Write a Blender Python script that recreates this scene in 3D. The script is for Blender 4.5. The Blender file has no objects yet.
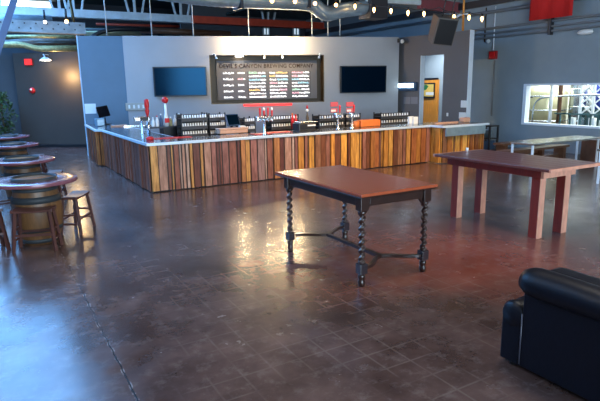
import bpy, bmesh, math, random
from mathutils import Vector, Matrix
S = 1.17                       # plan units to metres
PI = math.pi
random.seed(7)
COL = bpy.context.scene.collection

# ------------------------------------------------------------------ camera
F, PIT, ROL, YAW, H = 537.5, .2084, -.0159, .526, 1.8585
FW = Vector((math.sin(YAW)*math.cos(PIT), math.cos(YAW)*math.cos(PIT), -math.sin(PIT)))
RT = Vector((math.cos(YAW), -math.sin(YAW), 0)); UP = RT.cross(FW)
CR = (RT*math.cos(ROL)+UP*(-math.sin(ROL))*-1); CU = None
def ray(px, py):
    a = (px-300)/F; b = (200.5-py)/F
    a, b = a*math.cos(ROL)-b*math.sin(ROL), a*math.sin(ROL)+b*math.cos(ROL)
    return RT*a+UP*b+FW
def onplane(px, py, P, n):
    """point where the sight line of a pixel meets a wall, floor or worktop plane"""
    d = ray(px, py); C = Vector((0, 0, H)); P = Vector(P); n = Vector(n)
    return C+d*((P-C).dot(n)/d.dot(n))
def Zp(px, py, z=0): return onplane(px, py, (0, 0, z), (0, 0, 1))
def Yp(px, py, y): return onplane(px, py, (0, y, 0), (0, 1, 0))
def Xp(px, py, x): return onplane(px, py, (x, 0, 0), (1, 0, 0))

cd = bpy.data.cameras.new('camera'); cam = bpy.data.objects.new('camera', cd); COL.objects.link(cam)
cd.sensor_fit = 'HORIZONTAL'; cd.sensor_width = 36; cd.lens = F*36/600; cd.clip_start = .05; cd.clip_end = 200
ri = ray(300+F, 200.5)-FW; uu = ray(300, 200.5-F)-FW
R3 = Matrix((ri.normalized(), uu.normalized(), -FW)).transposed()
cam.matrix_world = Matrix.Translation(Vector((0, 0, H*S))) @ R3.to_4x4()
sc = bpy.context.scene; sc.camera = cam

# ------------------------------------------------------------------ materials
M = {}
def mat(name, col, rough=.5, metal=0., var=0., vscale=6., bump=0., bscale=30., emit=None, es=1., stretch=None, spec=.5, col2=None, alpha=None, trans=0., attr=False, rvar=0., coat=0., sptint=None):
    m = bpy.data.materials.new(name); m.use_nodes = True; nt = m.node_tree; N = nt.nodes; L = nt.links
    b = N['Principled BSDF']; b.inputs['Roughness'].default_value = rough; b.inputs['Metallic'].default_value = metal
    b.inputs['Specular IOR Level'].default_value = spec; b.inputs['Base Color'].default_value = (*col, 1)
    b.inputs['Coat Weight'].default_value = coat; b.inputs['Coat Roughness'].default_value = .12
    if trans: b.inputs['Transmission Weight'].default_value = trans; b.inputs['IOR'].default_value = 1.45
    if var or bump or attr or rvar:
        tc = N.new('ShaderNodeTexCoord'); mp = N.new('ShaderNodeMapping'); L.new(tc.outputs['Object'], mp.inputs[0])
        if stretch: mp.inputs['Scale'].default_value = stretch
        nz = N.new('ShaderNodeTexNoise'); nz.inputs['Scale'].default_value = vscale; nz.inputs['Detail'].default_value = 6; nz.inputs['Roughness'].default_value = .6
        L.new(mp.outputs[0], nz.inputs['Vector'])
        mr = N.new('ShaderNodeMapRange'); mr.inputs[1].default_value = .3; mr.inputs[2].default_value = .7; L.new(nz.outputs[0], mr.inputs[0])
        mx = N.new('ShaderNodeMix'); mx.data_type = 'RGBA'
        L.new(mr.outputs[0], mx.inputs[0])
        if attr:
            at = N.new('ShaderNodeAttribute'); at.attribute_name = 'Col'
            dk = N.new('ShaderNodeMix'); dk.data_type = 'RGBA'; dk.blend_type = 'MULTIPLY'; dk.inputs[0].default_value = 1
            L.new(at.outputs['Color'], dk.inputs[6]); dk.inputs[7].default_value = (1-var, 1-var*1.1, 1-var*1.2, 1)
            L.new(dk.outputs[2], mx.inputs[6]); L.new(at.outputs['Color'], mx.inputs[7])
        else:
            c2 = col2 or tuple(c*(1-var) for c in col)
            mx.inputs[6].default_value = (*c2, 1); mx.inputs[7].default_value = (*col, 1)
        L.new(mx.outputs[2], b.inputs['Base Color'])
        if rvar:
            r2 = N.new('ShaderNodeMapRange'); r2.inputs[3].default_value = rough-rvar; r2.inputs[4].default_value = rough+rvar
            L.new(nz.outputs[0], r2.inputs[0]); L.new(r2.outputs[0], b.inputs['Roughness'])
        if bump:
            n2 = N.new('ShaderNodeTexNoise'); n2.inputs['Scale'].default_value = bscale; n2.inputs['Detail'].default_value = 4; L.new(mp.outputs[0], n2.inputs['Vector'])
            bp = N.new('ShaderNodeBump'); bp.inputs['Strength'].default_value = bump; bp.inputs['Distance'].default_value = .01
            L.new(n2.outputs[0], bp.inputs['Height']); L.new(bp.outputs[0], b.inputs['Normal'])
    if sptint: b.inputs['Specular Tint'].default_value = (*sptint, 1)
    if emit: b.inputs['Emission Color'].default_value = (*emit, 1); b.inputs['Emission Strength'].default_value = es
    M[name] = m; return m

mat('wall_grey', (.205, .212, .235), .75, var=.1, vscale=1.2, bump=.08, bscale=60)
mat('wall_dark', (.055, .042, .033), .7, var=.12, vscale=1.5)
mat('wall_deep', (.075, .08, .09), .8, var=.15, vscale=1)
mat('white_trim', (.72, .78, .84), .5)
mat('roof', (.02, .045, .048), .8, var=.3, vscale=2)
mat('white_steel', (.62, .68, .70), .5, var=.25, vscale=3)
mat('grey_steel', (.32, .34, .34), .5, var=.45, vscale=3)
mat('red_steel', (.62, .06, .02), .5, var=.3, vscale=3)
mat('pink_steel', (.30, .07, .08), .5, var=.2)
mat('dark_steel', (.03, .03, .035), .5)
mat('galvanised', (.38, .50, .58), .35, .6, var=.3, vscale=5, rvar=.1)
mat('steel', (.55, .60, .64), .24, 1., var=.15, vscale=8, rvar=.08)
mat('bright_steel', (.75, .80, .85), .25, 1.)
mat('counter_edge', (.62, .72, .82), .35, .3)
mat('counter_top', (.34, .38, .42), .16, .85, var=.25, vscale=4, rvar=.06)
mat('boards', (1, 1, 1), .5, var=.62, vscale=7, attr=True, bump=.25, bscale=20, stretch=(3, 3, .45))
mat('plinth', (.18, .12, .08), .6, var=.3)
mat('table_dark', (.035, .014, .010), .3, var=.4, vscale=8, coat=.5)
mat('table_top', (.33, .07, .028), .25, var=.12, vscale=5, stretch=(4, .6, 1), coat=.2, rvar=.02)
mat('rustic_top', (.17, .05, .038), .28, var=.35, vscale=6, stretch=(4, .5, 1), coat=.2)
mat('rustic_red', (.24, .025, .014), .45, var=.4, vscale=6, stretch=(3, 3, .5))
mat('rustic_lit', (.72, .33, .22), .5, var=.35, vscale=7, stretch=(2, 2, .8))  # pale copy of the red, daylight on near ends put into colour
mat('leather', (.0015, .0025, .008), .45, spec=.3, bump=.2, bscale=22, var=.2)
mat('barrel_wood', (.20, .09, .032), .45, var=.5, vscale=9, stretch=(3, 3, .4))
mat('barrel_top', (.34, .12, .03), .7, spec=.1, var=.4, vscale=8, stretch=(1, 5, 1))
mat('purple_top', (.24, .085, .11), .25, var=.35, vscale=7, stretch=(1, 5, 1), coat=.25)
mat('hoop', (.03, .035, .04), .6, .0)
mat('stool', (.09, .034, .028), .35, var=.35, vscale=7)
mat('black', (.012, .012, .014), .4)
mat('black_gloss', (.004, .005, .008), .1, spec=.6)
mat('red', (.62, .012, .012), .35)
mat('red_cloth', (.62, .012, .010), .8, var=.1, vscale=2)
mat('white', (.78, .78, .76), .5)
mat('paper', (.75, .76, .74), .8)
mat('navy', (.03, .07, .14), .4)
mat('orange', (.68, .17, .03), .45, var=.2, vscale=9)
mat('peach', (.62, .34, .22), .5, var=.2, vscale=9)
mat('orange_wood', (.78, .30, .04), .4, var=.3, vscale=6, stretch=(3, 3, .4))
mat('bronze', (.10, .06, .022), .35, .7, var=.3, vscale=3)
mat('menu_board', (.13, .13, .14), .8)
mat('brown_letter', (.02, .010, .007), .8, spec=.1)
mat('chalk_glow_white', (.8, .8, .82), .6, emit=(1, 1, 1), es=1.2)  # emission added so the menu lines read brighter than lit chalk
mat('chalk_glow_blue', (.35, .62, .72), .6, emit=(.4, .8, 1), es=.7)
mat('chalk_glow_pink', (.75, .42, .48), .6, emit=(1, .5, .6), es=.7)
mat('chalk_glow_green', (.42, .65, .5), .6, emit=(.5, .9, .6), es=.7)
mat('chalk_glow_yellow', (.75, .5, .2), .6, emit=(1, .7, .2), es=.7)
mat('glassware', (.85, .87, .87), .12, spec=.8)
mat('leaf', (.055, .12, .03), .5, var=.4, vscale=5)
mat('bark', (.10, .07, .04), .7, var=.3)
mat('pot', (.10, .09, .08), .6)
mat('rubber', (.02, .02, .02), .7)
mat('brown_wood', (.16, .07, .035), .4, var=.4, vscale=6)
mat('brewery_wall', (.72, .72, .62), .6)
mat('tank_yellow', (.62, .56, .34), .3, .5, var=.2)
mat('insulation', (.55, .52, .25), .4, .3, var=.6, vscale=9)
mat('pipe_dark', (.10, .12, .14), .5)
mat('poster', (.80, .55, .12), .6, var=.2)
mat('poster_green', (.02, .16, .05), .6)
mat('lamp_warm', (1, .8, .5), .5, emit=(1, .50, .14), es=11)
mat('lamp_white', (1, 1, 1), .5, emit=(1, .93, .8), es=12)
mat('lamp_blue', (.8, .9, 1), .5, emit=(.6, .85, 1), es=9)
mat('sky_pane', (.9, .95, 1), .5, emit=(.16, .46, 1), es=8)
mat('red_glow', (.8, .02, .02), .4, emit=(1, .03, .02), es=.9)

mat('dark_red', (.30, .01, .01), .4)
mat('wall_pipe', (.20, .22, .24), .5, .3)
mat('speaker_box', (.13, .11, .095), .6)
mat('lamp_dim', (1, .9, .8), .5, emit=(1, .85, .7), es=3)
mat('sky_small', (.8, .9, 1), .5, emit=(.7, .88, 1), es=.5)

def floor_mat():
    m = bpy.data.materials.new('stained_concrete'); m.use_nodes = True; nt = m.node_tree; N = nt.nodes; L = nt.links
    b = N['Principled BSDF']; tc = N.new('ShaderNodeTexCoord')
    def noise(s, d=6, r=.6, dist=0.):
        n = N.new('ShaderNodeTexNoise'); n.inputs['Scale'].default_value = s; n.inputs['Detail'].default_value = d
        n.inputs['Roughness'].default_value = r; n.inputs['Distortion'].default_value = dist; L.new(tc.outputs['Object'], n.inputs['Vector']); return n.outputs[0]
    def rng(v, a, c, lo=0., hi=1.):
        n = N.new('ShaderNodeMapRange'); n.inputs[1].default_value = a; n.inputs[2].default_value = c; n.inputs[3].default_value = lo; n.inputs[4].default_value = hi; L.new(v, n.inputs[0]); return n.outputs[0]
    def mix(f, a, c, mode='MIX'):
        n = N.new('ShaderNodeMix'); n.data_type = 'RGBA'; n.blend_type = mode
        for v, i in ((f, 0), (a, 6), (c, 7)):
            if isinstance(v, (int, float)): n.inputs[i].default_value = v
            elif isinstance(v, tuple): n.inputs[i].default_value = (*v, 1)
            else: L.new(v, n.inputs[i])
        return n.outputs[2]
    def math_(op, a, c=None):
        n = N.new('ShaderNodeMath'); n.operation = op
        for v, i in ((a, 0), (c, 1)):
            if v is None: continue
            if isinstance(v, (int, float)): n.inputs[i].default_value = v
            else: L.new(v, n.inputs[i])
        return n.outputs[0]
    base = mix(rng(noise(.8, 8, .62), .3, .68), FC[0], FC[1])
    base = mix(rng(noise(2.4, 8, .6), .32, .7), base, mix(1., base, (.50, .47, .46), 'MULTIPLY'))
    # red-brown patches with uneven outlines
    sp = N.new('ShaderNodeSeparateXYZ'); L.new(tc.outputs['Object'], sp.inputs[0])
    def blob(cx, cy, r):
        dx = math_('SUBTRACT', sp.outputs[0], cx*S); dy = math_('SUBTRACT', sp.outputs[1], cy*S)
        d = math_('SQRT', math_('ADD', math_('MULTIPLY', dx, dx), math_('MULTIPLY', dy, dy)))
        return rng(math_('ADD', d, math_('MULTIPLY', noise(1.4), 1.2)), r*S+.6, .5)
    base = mix(math_('MULTIPLY', blob(4.5, 4.2, 1.7), .7), base, FC[2])
    base = mix(math_('MULTIPLY', blob(3.2, 4.4, 1.3), .35), base, FC[2])
    # marks left by old square tiles
    br = N.new('ShaderNodeTexBrick'); br.offset = 0; br.inputs['Scale'].default_value = 1; br.inputs['Brick Width'].default_value = .25; br.inputs['Row Height'].default_value = .25
    br.inputs['Mortar Size'].default_value = .012; br.inputs['Mortar Smooth'].default_value = .6
    L.new(tc.outputs['Object'], br.inputs['Vector'])
    mask = math_('MULTIPLY', br.outputs['Fac'], math_('MULTIPLY', rng(noise(1.3, 6, .6), .45, .6), .17))
    mask = math_('MULTIPLY', mask, rng(sp.outputs[0], .9, 1.2))
    base = mix(mask, base, (.30, .25, .22))
    # scuffs
    base = mix(rng(noise(7, 8, .7), .52, .85, 0, .35), base, (.34, .29, .27))
    # saw-cut joint with chipped pale edge
    wob = math_('MULTIPLY', math_('SUBTRACT', noise(4, 3), .5), .05)
    dx = math_('ABSOLUTE', math_('SUBTRACT', math_('ADD', sp.outputs[0], wob), .615*S))
    base = mix(math_('MULTIPLY', rng(dx, .016, .010), rng(noise(7, 4), .5, .62)), base, (.38, .36, .37))
    base = mix(rng(dx, .009, .004), base, (.015, .012, .012))
    L.new(base, b.inputs['Base Color'])
    L.new(rng(noise(3.1, 6, .6), .25, .75, FR[0], FR[1]), b.inputs['Roughness'])
    b.inputs['Specular IOR Level'].default_value = .62
    b.inputs['Coat Weight'].default_value = .0; b.inputs['Coat Roughness'].default_value = .17
    bp = N.new('ShaderNodeBump'); bp.inputs['Strength'].default_value = .15; bp.inputs['Distance'].default_value = .004
    L.new(noise(6, 4, .5), bp.inputs['Height']); L.new(bp.outputs[0], b.inputs['Normal'])
    M['floor'] = m
FC = [(.055, .031, .027), (.165, .102, .088), (.36, .06, .025)]
FR = (.15, .30)
floor_mat()

# ------------------------------------------------------------------ mesh builder
class MB:
    def __init__(s): s.v = []; s.f = []; s.sm = []; s.c = []; s.col = (1, 1, 1)
    def add(s, vs, fs, smooth=False):
        o = len(s.v); s.v += [tuple(v) for v in vs]
        for f in fs: s.f.append(tuple(i+o for i in f)); s.sm.append(smooth); s.c.append(s.col)
        return s
    def box(s, x0, x1, y0, y1, z0, z1, rz=0., piv=None):
        vs = [Vector((x, y, z)) for z in (z0, z1) for y in (y0, y1) for x in (x0, x1)]
        if rz:
            p = Vector(piv) if piv else Vector(((x0+x1)/2, (y0+y1)/2, 0)); R = Matrix.Rotation(rz, 3, 'Z')
            vs = [R@(v-p)+p for v in vs]
        return s.add(vs, [(0, 2, 3, 1), (4, 5, 7, 6), (0, 1, 5, 4), (2, 6, 7, 3), (0, 4, 6, 2), (1, 3, 7, 5)])
    def bar(s, a, b, w, h=None):
        """square bar from a to b"""
        a = Vector(a); b = Vector(b); h = h or w; d = (b-a).normalized()
        u = d.cross(Vector((0, 0, 1))); u = Vector((1, 0, 0)) if u.length < 1e-3 else u.normalized(); v = u.cross(d)
        vs = [p+u*i*w/2+v*j*h/2 for p in (a, b) for i, j in ((-1, -1), (1, -1), (1, 1), (-1, 1))]
        return s.add(vs, [(3, 2, 1, 0), (4, 5, 6, 7), (0, 1, 5, 4), (1, 2, 6, 5), (2, 3, 7, 6), (3, 0, 4, 7)])
    def tube(s, path, r, n=10, cap=True, rad=None):
        P = [Vector(p) for p in path]; vs = []; fs = []; pu = None
        for i, p in enumerate(P):
            d = (P[min(i+1, len(P)-1)]-P[max(i-1, 0)]).normalized()
            if pu is None:
                u = d.cross(Vector((0, 0, 1))); u = Vector((1, 0, 0)) if u.length < 1e-3 else u.normalized()
            else: u = (pu-d*pu.dot(d)).normalized()
            pu = u; w = d.cross(u); rr = rad[i] if rad else r
            vs += [p+(u*math.cos(2*PI*k/n)+w*math.sin(2*PI*k/n))*rr for k in range(n)]
        for i in range(len(P)-1):
            for k in range(n): fs.append((i*n+k, i*n+(k+1) % n, (i+1)*n+(k+1) % n, (i+1)*n+k))
        if cap: fs.append(tuple(range(n))[::-1]); fs.append(tuple((len(P)-1)*n+k for k in range(n)))
        return s.add(vs, fs, True)
    def lathe(s, prof, c=(0, 0, 0), n=24, cap=True):
        vs = []; fs = []
        for r, z in prof: vs += [(c[0]+r*math.cos(2*PI*k/n), c[1]+r*math.sin(2*PI*k/n), c[2]+z) for k in range(n)]
        for i in range(len(prof)-1):
            for k in range(n): fs.append((i*n+k, i*n+(k+1) % n, (i+1)*n+(k+1) % n, (i+1)*n+k))
        if cap: fs.append(tuple(range(n))[::-1]); fs.append(tuple((len(prof)-1)*n+k for k in range(n)))
        return s.add(vs, fs, True)
    def prism(s, poly, z0, z1, axis='z'):
        n = len(poly)
        def T(a, b, c): return (a, b, c) if axis == 'z' else ((a, c, b) if axis == 'y' else (c, a, b))
        vs = [T(p[0], p[1], z) for z in (z0, z1) for p in poly]
        return s.add(vs, [tuple(range(n))[::-1], tuple(range(n, 2*n))]+[(i, (i+1) % n, n+(i+1) % n, n+i) for i in range(n)])
    def ring(s, r0, r1, z0, z1, c=(0, 0, 0), n=40):
        return s.lathe([(r0, z0), (r1, z0), (r1, z1), (r0, z1), (r0, z0)], c, n, cap=False)
    def sphere(s, c, r, n=12, sz=1.):
        return s.lathe([(max(r*math.sin(PI*i/n), 1e-4), -r*sz*math.cos(PI*i/n)) for i in range(n+1)], c, n*2)
    def build(s, name, m, parent=None, bevel=0., loc=None, rot=None, solid=False, link=True, segs=2, sub=0):
        me = bpy.data.meshes.new(name); me.from_pydata([(a*S, b*S, c*S) for a, b, c in s.v], [], s.f); 
        bm = bmesh.new(); bm.from_mesh(me); bmesh.ops.recalc_face_normals(bm, faces=bm.faces); bm.to_mesh(me); bm.free()
        for p, q in zip(me.polygons, s.sm): p.use_smooth = q
        if any(c != (1, 1, 1) for c in s.c):
            a = me.color_attributes.new('Col', 'FLOAT_COLOR', 'CORNER'); i = 0
            for p, c in zip(me.polygons, s.c):
                for li in p.loop_indices: a.data[li].color = (*c, 1)
        me.materials.append(M[m] if isinstance(m, str) else m)
        o = bpy.data.objects.new(name, me); COL.objects.link(o)
        if parent: o.parent = parent
        if loc: o.location = Vector(loc)*S
        if rot: o.rotation_euler = rot
        if bevel:
            b = o.modifiers.new('bevel', 'BEVEL'); b.width = bevel*S; b.segments = segs; b.limit_method = 'ANGLE'; b.angle_limit = .7
        if sub:
            q = o.modifiers.new('sub', 'SUBSURF'); q.levels = q.render_levels = sub
        return o
def T(o, label, cat, group=None, kind=None):
    if label: o['label'] = label
    if cat: o['category'] = cat
    if group: o['group'] = group
    if kind: o['kind'] = kind
    return o
def thing(name, label, cat, loc=(0, 0, 0), rz=0., group=None, rot=None):
    o = bpy.data.objects.new(name, None); COL.objects.link(o); o.location = Vector(loc)*S; o.rotation_euler = rot or (0, 0, rz)
    o.empty_display_size = .1
    return T(o, label, cat, group)
def struct(o): o['kind'] = 'structure'; return o
def dup(r, loc, rz=None, label=None, group=None, rot=None):
    def cp(o, par):
        c = o.copy(); COL.objects.link(c); c.parent = par
        for ch in KIDS.get(o.name, list(o.children)): cp(ch, c)
        return c
    c = cp(r, None); c.location = Vector(loc)*S
    if rot: c.rotation_euler = rot
    elif rz is not None: c.rotation_euler = (0, 0, rz)
    if label: c['label'] = label
    if group: c['group'] = group
    return c
KIDS = {}
def area(name, loc, rot, sx, sy, power, col, spread=None):
    l = bpy.data.lights.new(name, 'AREA'); l.shape = 'RECTANGLE'; l.size = sx*S; l.size_y = sy*S; l.energy = power; l.color = col
    if spread: l.spread = spread
    o = bpy.data.objects.new(name, l); COL.objects.link(o); o.location = Vector(loc)*S; o.rotation_euler = rot; return o
def spot(name, loc, tgt, power, col, ang=1.2, blend=.6, r=.05):
    l = bpy.data.lights.new(name, 'SPOT'); l.energy = power; l.color = col; l.spot_size = ang; l.spot_blend = blend; l.shadow_soft_size = r
    o = bpy.data.objects.new(name, l); COL.objects.link(o); o.location = Vector(loc)*S
    o.rotation_euler = (Vector(tgt)-Vector(loc)).to_track_quat('-Z', 'Y').to_euler(); return o
def point(name, loc, power, col, r=.05):
    l = bpy.data.lights.new(name, 'POINT'); l.energy = power; l.color = col; l.shadow_soft_size = r
    o = bpy.data.objects.new(name, l); COL.objects.link(o); o.location = Vector(loc)*S; return o
EXPO = 0.6
mat('bronze_dark', (.05, .035, .02), .4, .5)
mat('screen', (.001, .006, .014), .14, spec=.26, sptint=(.12, .5, 1))  # blue of reflected daylight put into base and specular tint
mat('pale_panel', (.45, .42, .36), .5, var=.2)
mat('grey_paper', (.22, .21, .22), .7)
mat('steel_blue', (.30, .42, .50), .4, .6, var=.25, vscale=6)
mat('rack_lip', (.05, .05, .055), .4)
mat('red_white', (.60, .10, .12), .5)
mat('deep_blue', (.03, .06, .35), .4)
mat('dark_teal', (.04, .10, .10), .5)
mat('block_sheen', (.03, .025, .03), .25, coat=1.)  # blue daylight glint on the blocks put into a cooler base tone
mat('steel_top', (.42, .42, .38), .25, .7, var=.3, vscale=4)
mat('piping', (.05, .05, .07), .3)
mat('wall_daylit', (.13, .19, .245), .7, var=.1, vscale=1.2)  # blue daylight on the bar-end panel put into its paint
mat('wall_menu_paint', (.40, .40, .41), .7, var=.08, vscale=1)
mat('wall_taupe', (.135, .125, .125), .75, var=.1, vscale=1.2)
mat('wall_right_paint', (.25, .31, .35), .75, var=.12, vscale=1.2, bump=.08, bscale=60)
mat('case_back', (.045, .03, .016), .45, .5)
mat('window_white', (.9, .95, 1), .5, emit=(.8, .92, 1), es=3)
mat('trim_daylit', (.42, .58, .70), .5)  # daylight caught by the wall end put into pale blue paint
# ================================================================== SETTING
struct(MB().box(-7, 17.5, -7, 33, -.1, 0).build('floor', 'floor'))
ZR = 6.5
# roof deck with a glazed bay over the left of the hall
m = MB(); m.box(-7, 17.5, -7, 9, ZR, ZR+.1); m.box(1.6, 17.5, 9, 33, ZR, ZR+.1); m.box(-7, 1.6, 30.5, 33, ZR, ZR+.1)
m.box(-7, -5.2, 9, 30.5, ZR, ZR+.1)
struct(m.build('ceiling', 'roof'))
m = MB(); m.box(-5.2, 1.6, 9, 30.5, ZR+.02, ZR+.06)
struct(m.build('window_1', 'sky_pane'))
m = MB()
for y in [9+2.4*i for i in range(9)]: m.box(-5.2, 1.6, y-.12, y+.12, ZR-.12, ZR+.02)
for x in (-5.2, -2.9, -.6, 1.6): m.box(x-.05, x+.05, 9, 30.5, ZR-.1, ZR+.02)
struct(m.build('trim_1', 'white_steel'))
wa = Yp(-60, 7, 32.8); wb = Yp(52, 7, 32.8)
m = MB(); m.box(-7, wa.x, 32.8, 33, 0, ZR); m.box(wb.x, 17.5, 32.8, 33, 0, ZR); m.box(wa.x, wb.x, 32.8, 33, 0, wa.z-.1)
struct(m.build('wall_back', 'wall_deep'))
struct(MB().box(wa.x, wb.x, 32.9, 32.95, wa.z-.1, ZR).build('window_3', 'window_white'))
struct(MB().box(-7.2, -7, -7, 33, 0, ZR).build('wall_left', 'wall_grey'))
# front wall behind the camera with the open loading door
m = MB(); m.box(-7, -2.3, -7.2, -7, 0, ZR); m.box(6.6, 17.5, -7.2, -7, 0, ZR); m.box(-2.3, 6.6, -7.2, -7, 4.6, ZR)
struct(m.build('wall_front', 'wall_grey'))
# rear-left partition
a0 = Vector((1.43, 20.08, 0)); a1 = Vector((2.73, 19.06, 0)); da = (a1-a0).normalized(); RA = math.atan2(da.y, da.x)
o = struct(MB().box(-.45, 3.9, 0, .25, 0, 3.07).build('wall_rear_left', 'wall_dark', loc=a0, rot=(0, 0, RA)))
struct(MB().box(-.45, 3.9, -.02, 0, 0, .11).build('baseboard_rear_left', 'black', loc=a0, rot=(0, 0, RA)))
struct(MB().box(-7, 1.25, 21.0, 21.2, 0, 3.1).build('wall_rear_far', 'wall_deep'))

# menu wall
W0 = Vector((3.65, 16.1, 0)); W1 = Vector((11.6, 13.6, 0)); dW = (W1-W0).normalized(); RW = math.atan2(dW.y, dW.x)
nW = Vector((-dW.y, dW.x, 0)); HWL = 3.34; LW = (W1-W0).length
def Wp(px, py, off=0.):           # point on the menu wall in the wall's own x (along), z
    P = onplane(px, py, W0-nW*off, nW); return (P-W0).dot(dW), P.z
def Ww(x, y, z): return W0+dW*x+nW*y+Vector((0, 0, z))
b0 = (2.39, 5.88, 1.39, 2.81)     # menu recess
m = MB(); m.box(0, LW, .42, .5, 0, HWL); m.box(0, b0[0], 0, .42, 0, HWL); m.box(b0[1], LW, 0, .42, 0, HWL)
m.box(b0[0], b0[1], 0, .42, b0[3], HWL); m.box(b0[0], b0[1], 0, .42, 0, b0[2])
struct(m.build('wall_menu', 'wall_menu_paint', loc=W0, rot=(0, 0, RW)))
m = MB(); m.box(2.42, 4.0, 16.24, 16.24+.42, 0, HWL, rz=-.13, piv=(2.55, 16.54, 0))
c0 = Vector((2.53, 16.52, 0)); c1 = Vector((3.68, 16.18, 0)); dc = (c1-c0).normalized(); RC = math.atan2(dc.y, dc.x)
struct(MB().box(0, (c1-c0).length, 0, .36, 0, HWL).build('wall_bar_end', 'wall_daylit', loc=c0, rot=(0, 0, RC)))
struct(MB().box(-.03, -.001, -.01, .37, 0, HWL+.01).build('trim_lit_wall_end', 'trim_daylit', loc=c0, rot=(0, 0, RC)))  # added plate, coloured brighter for the daylight on this end
# partition with the doorway, right of the menu wall
D0 = Vector((11.75, 13.8, 0)); D1 = Vector((12.1, 11.1, 0)); dD = (D1-D0).normalized(); RD = math.atan2(dD.y, dD.x); nD = Vector((-dD.y, dD.x, 0))
LD = 2.66
def Dp(px, py, off=0.):
    P = onplane(px, py, D0-nD*off, nD); return (P-D0).dot(dD), P.z
m = MB(); m.box(-.25, .92, 0, .16, 0, HWL); m.box(.92, 1.79, 0, .16, 2.74, HWL); m.box(1.79, LD, 0, .16, 0, HWL)
struct(m.build('wall_partition', 'wall_taupe', loc=D0, rot=(0, 0, RD)))
m = MB(); m.box(LD, LD+.02, -.01, .17, 0, HWL+.01)  # white plate stands in for daylight on the partition end
struct(m.build('trim_lit_end', 'white_trim', loc=D0, rot=(0, 0, RD)))
m = MB(); m.box(.92, .94, -.01, .17, 0, 2.74)  # daylight on the far jamb painted as a white plate
struct(m.build('trim_lit_jamb', 'white_trim', loc=D0, rot=(0, 0, RD)))
# right wall with the brewery window
XR = 13.5; wy0, wy1, wz0, wz1 = 5.2, 10.35, .69, 1.84
m = MB(); m.box(XR, XR+.2, -7, wy0, 0, ZR); m.box(XR, XR+.2, wy1, 33, 0, ZR); m.box(XR, XR+.2, wy0, wy1, 0, wz0); m.box(XR, XR+.2, wy0, wy1, wz1, ZR)
struct(m.build('wall_right', 'wall_right_paint'))
w = struct(bpy.data.objects.new('window_2', None)); COL.objects.link(w); w.location = Vector((XR, wy0, wz0))*S
ly, lz = wy1-wy0, wz1-wz0
m = MB(); m.box(-.03, .16, ly-.10, ly, 0, lz); m.box(-.03, .16, 0, .10, 0, lz); m.box(-.03, .16, .1, ly-.1, 0, .06); m.box(-.03, .16, .1, ly-.1, lz-.05, lz)
m.build('window_frame', 'white_trim', w)
g = mat('pane', (1, 1, 1), 0., trans=1.); g.node_tree.nodes['Principled BSDF'].inputs['IOR'].default_value = 1.02
MB().box(.08, .085, .1, ly-.1, .06, lz-.05).build('glass_pane', 'pane', w)
# the brewery beyond the glass
struct(MB().box(17.3, 17.5, 2, 16, 0, 4.2).build('wall_brewery', 'brewery_wall'))
m = MB(); m.box(13.7, 17.3, 2, 2.2, 0, 4.2); m.box(13.7, 17.3, 16, 16.2, 0, 4.2); m.box(13.7, 17.5, 2, 16.2, 4.2, 4.3)
struct(m.build('wall_brewery_side', 'brewery_wall'))
# upper fascia along the right wall top
struct(MB().box(XR-.08, XR, -7, 33, 4.15, 4.35).build('trim_5', 'dark_steel'))
struct(MB().box(9.5, XR, 9.5, 33, 4.9, 5.0).build('ceiling_lower', 'roof'))

# ------------------------------------------------------------------ roof steel
def truss(y, z, h, x0, x1, ms, label, group, step=1.5, hang=True):
    t = thing('roof_truss', label, 'truss', (0, y, z), group=group)
    cuts = ms
    for (a, b, mt) in cuts:
        m = MB(); m.box(a, b, -.07, .07, -h/2, h/2); m.box(a, b, -.17, .17, -h/2-.02, -h/2+.03); m.build('bottom_chord', mt, t)
    m = MB(); m.box(x0, x1, -.08, .08, ZR-z-.35, ZR-z-.05); m.build('top_chord', 'dark_steel', t)
    fans = [(60, 0), (74, 0), (135, 0), (181, 0), (268, 8), (326, 12), (-8, 0)]
    for px, _ in fans:
        xc = Yp(px, 14, y).x
        for a, b in ((-.55, -.22), (0, 0), (.62, .26)):
            MB().bar((xc+b, 0, h/2), (xc+a, 0, ZR-z-.3), .085, .06).build('web_member', 'white_steel', t)
    return t
truss(20.8, 4.47, .26, -6.5, 13.2, [(-6.5, 7.35, 'white_steel'), (7.35, 13.4, 'red_steel')], 'long roof truss, white bottom chord turning red, above the menu wall', None)
t = thing('roof_truss', 'grey perforated truss chord low over the rear left of the hall', 'truss', (0, 18.6, 3.76))
m = MB(); m.box(-6.5, 3.1, -.06, .06, -.16, .16); m.box(-6.5, 3.1, -.15, .15, -.19, -.15); m.build('chord', 'grey_steel', t)
m = MB()
for i in range(26): m.lathe([(.025, -.01), (.025, .01)], (0, 0, 0), 10)
m = MB()
for i in range(60):
    x = -6.2+i*.155
    for z in ((-.06, .08)[i % 2],): m.box(x-.02, x+.02, -.072, -.06, z-.02, z+.02)
m.build('bolt_row', 'dark_steel', t)
# blue steel brace crossing top left
o = MB().bar(Yp(-6, 62, 16), Yp(16, -6, 16), .12, .16).build('diagonal_brace', 'navy'); T(o, 'dark blue diagonal steel brace crossing the roof at far left', 'brace')
# hangers above the menu wall
for (px, y) in ((107, 16.3), (152, 16.0), (193.5, 15.6), (249, 15.2), (312, 14.6), (328, 14.4), (340, 14.3)):
    P = Yp(px, 36, y); o = MB().tube([P, (P.x+.0, y, ZR)], .015, 6).build('hanger_rod', 'white_steel'); T(o, 'thin white rod rising from the top of the menu wall to the roof', 'rod', 'white rods above the menu wall')
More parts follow.
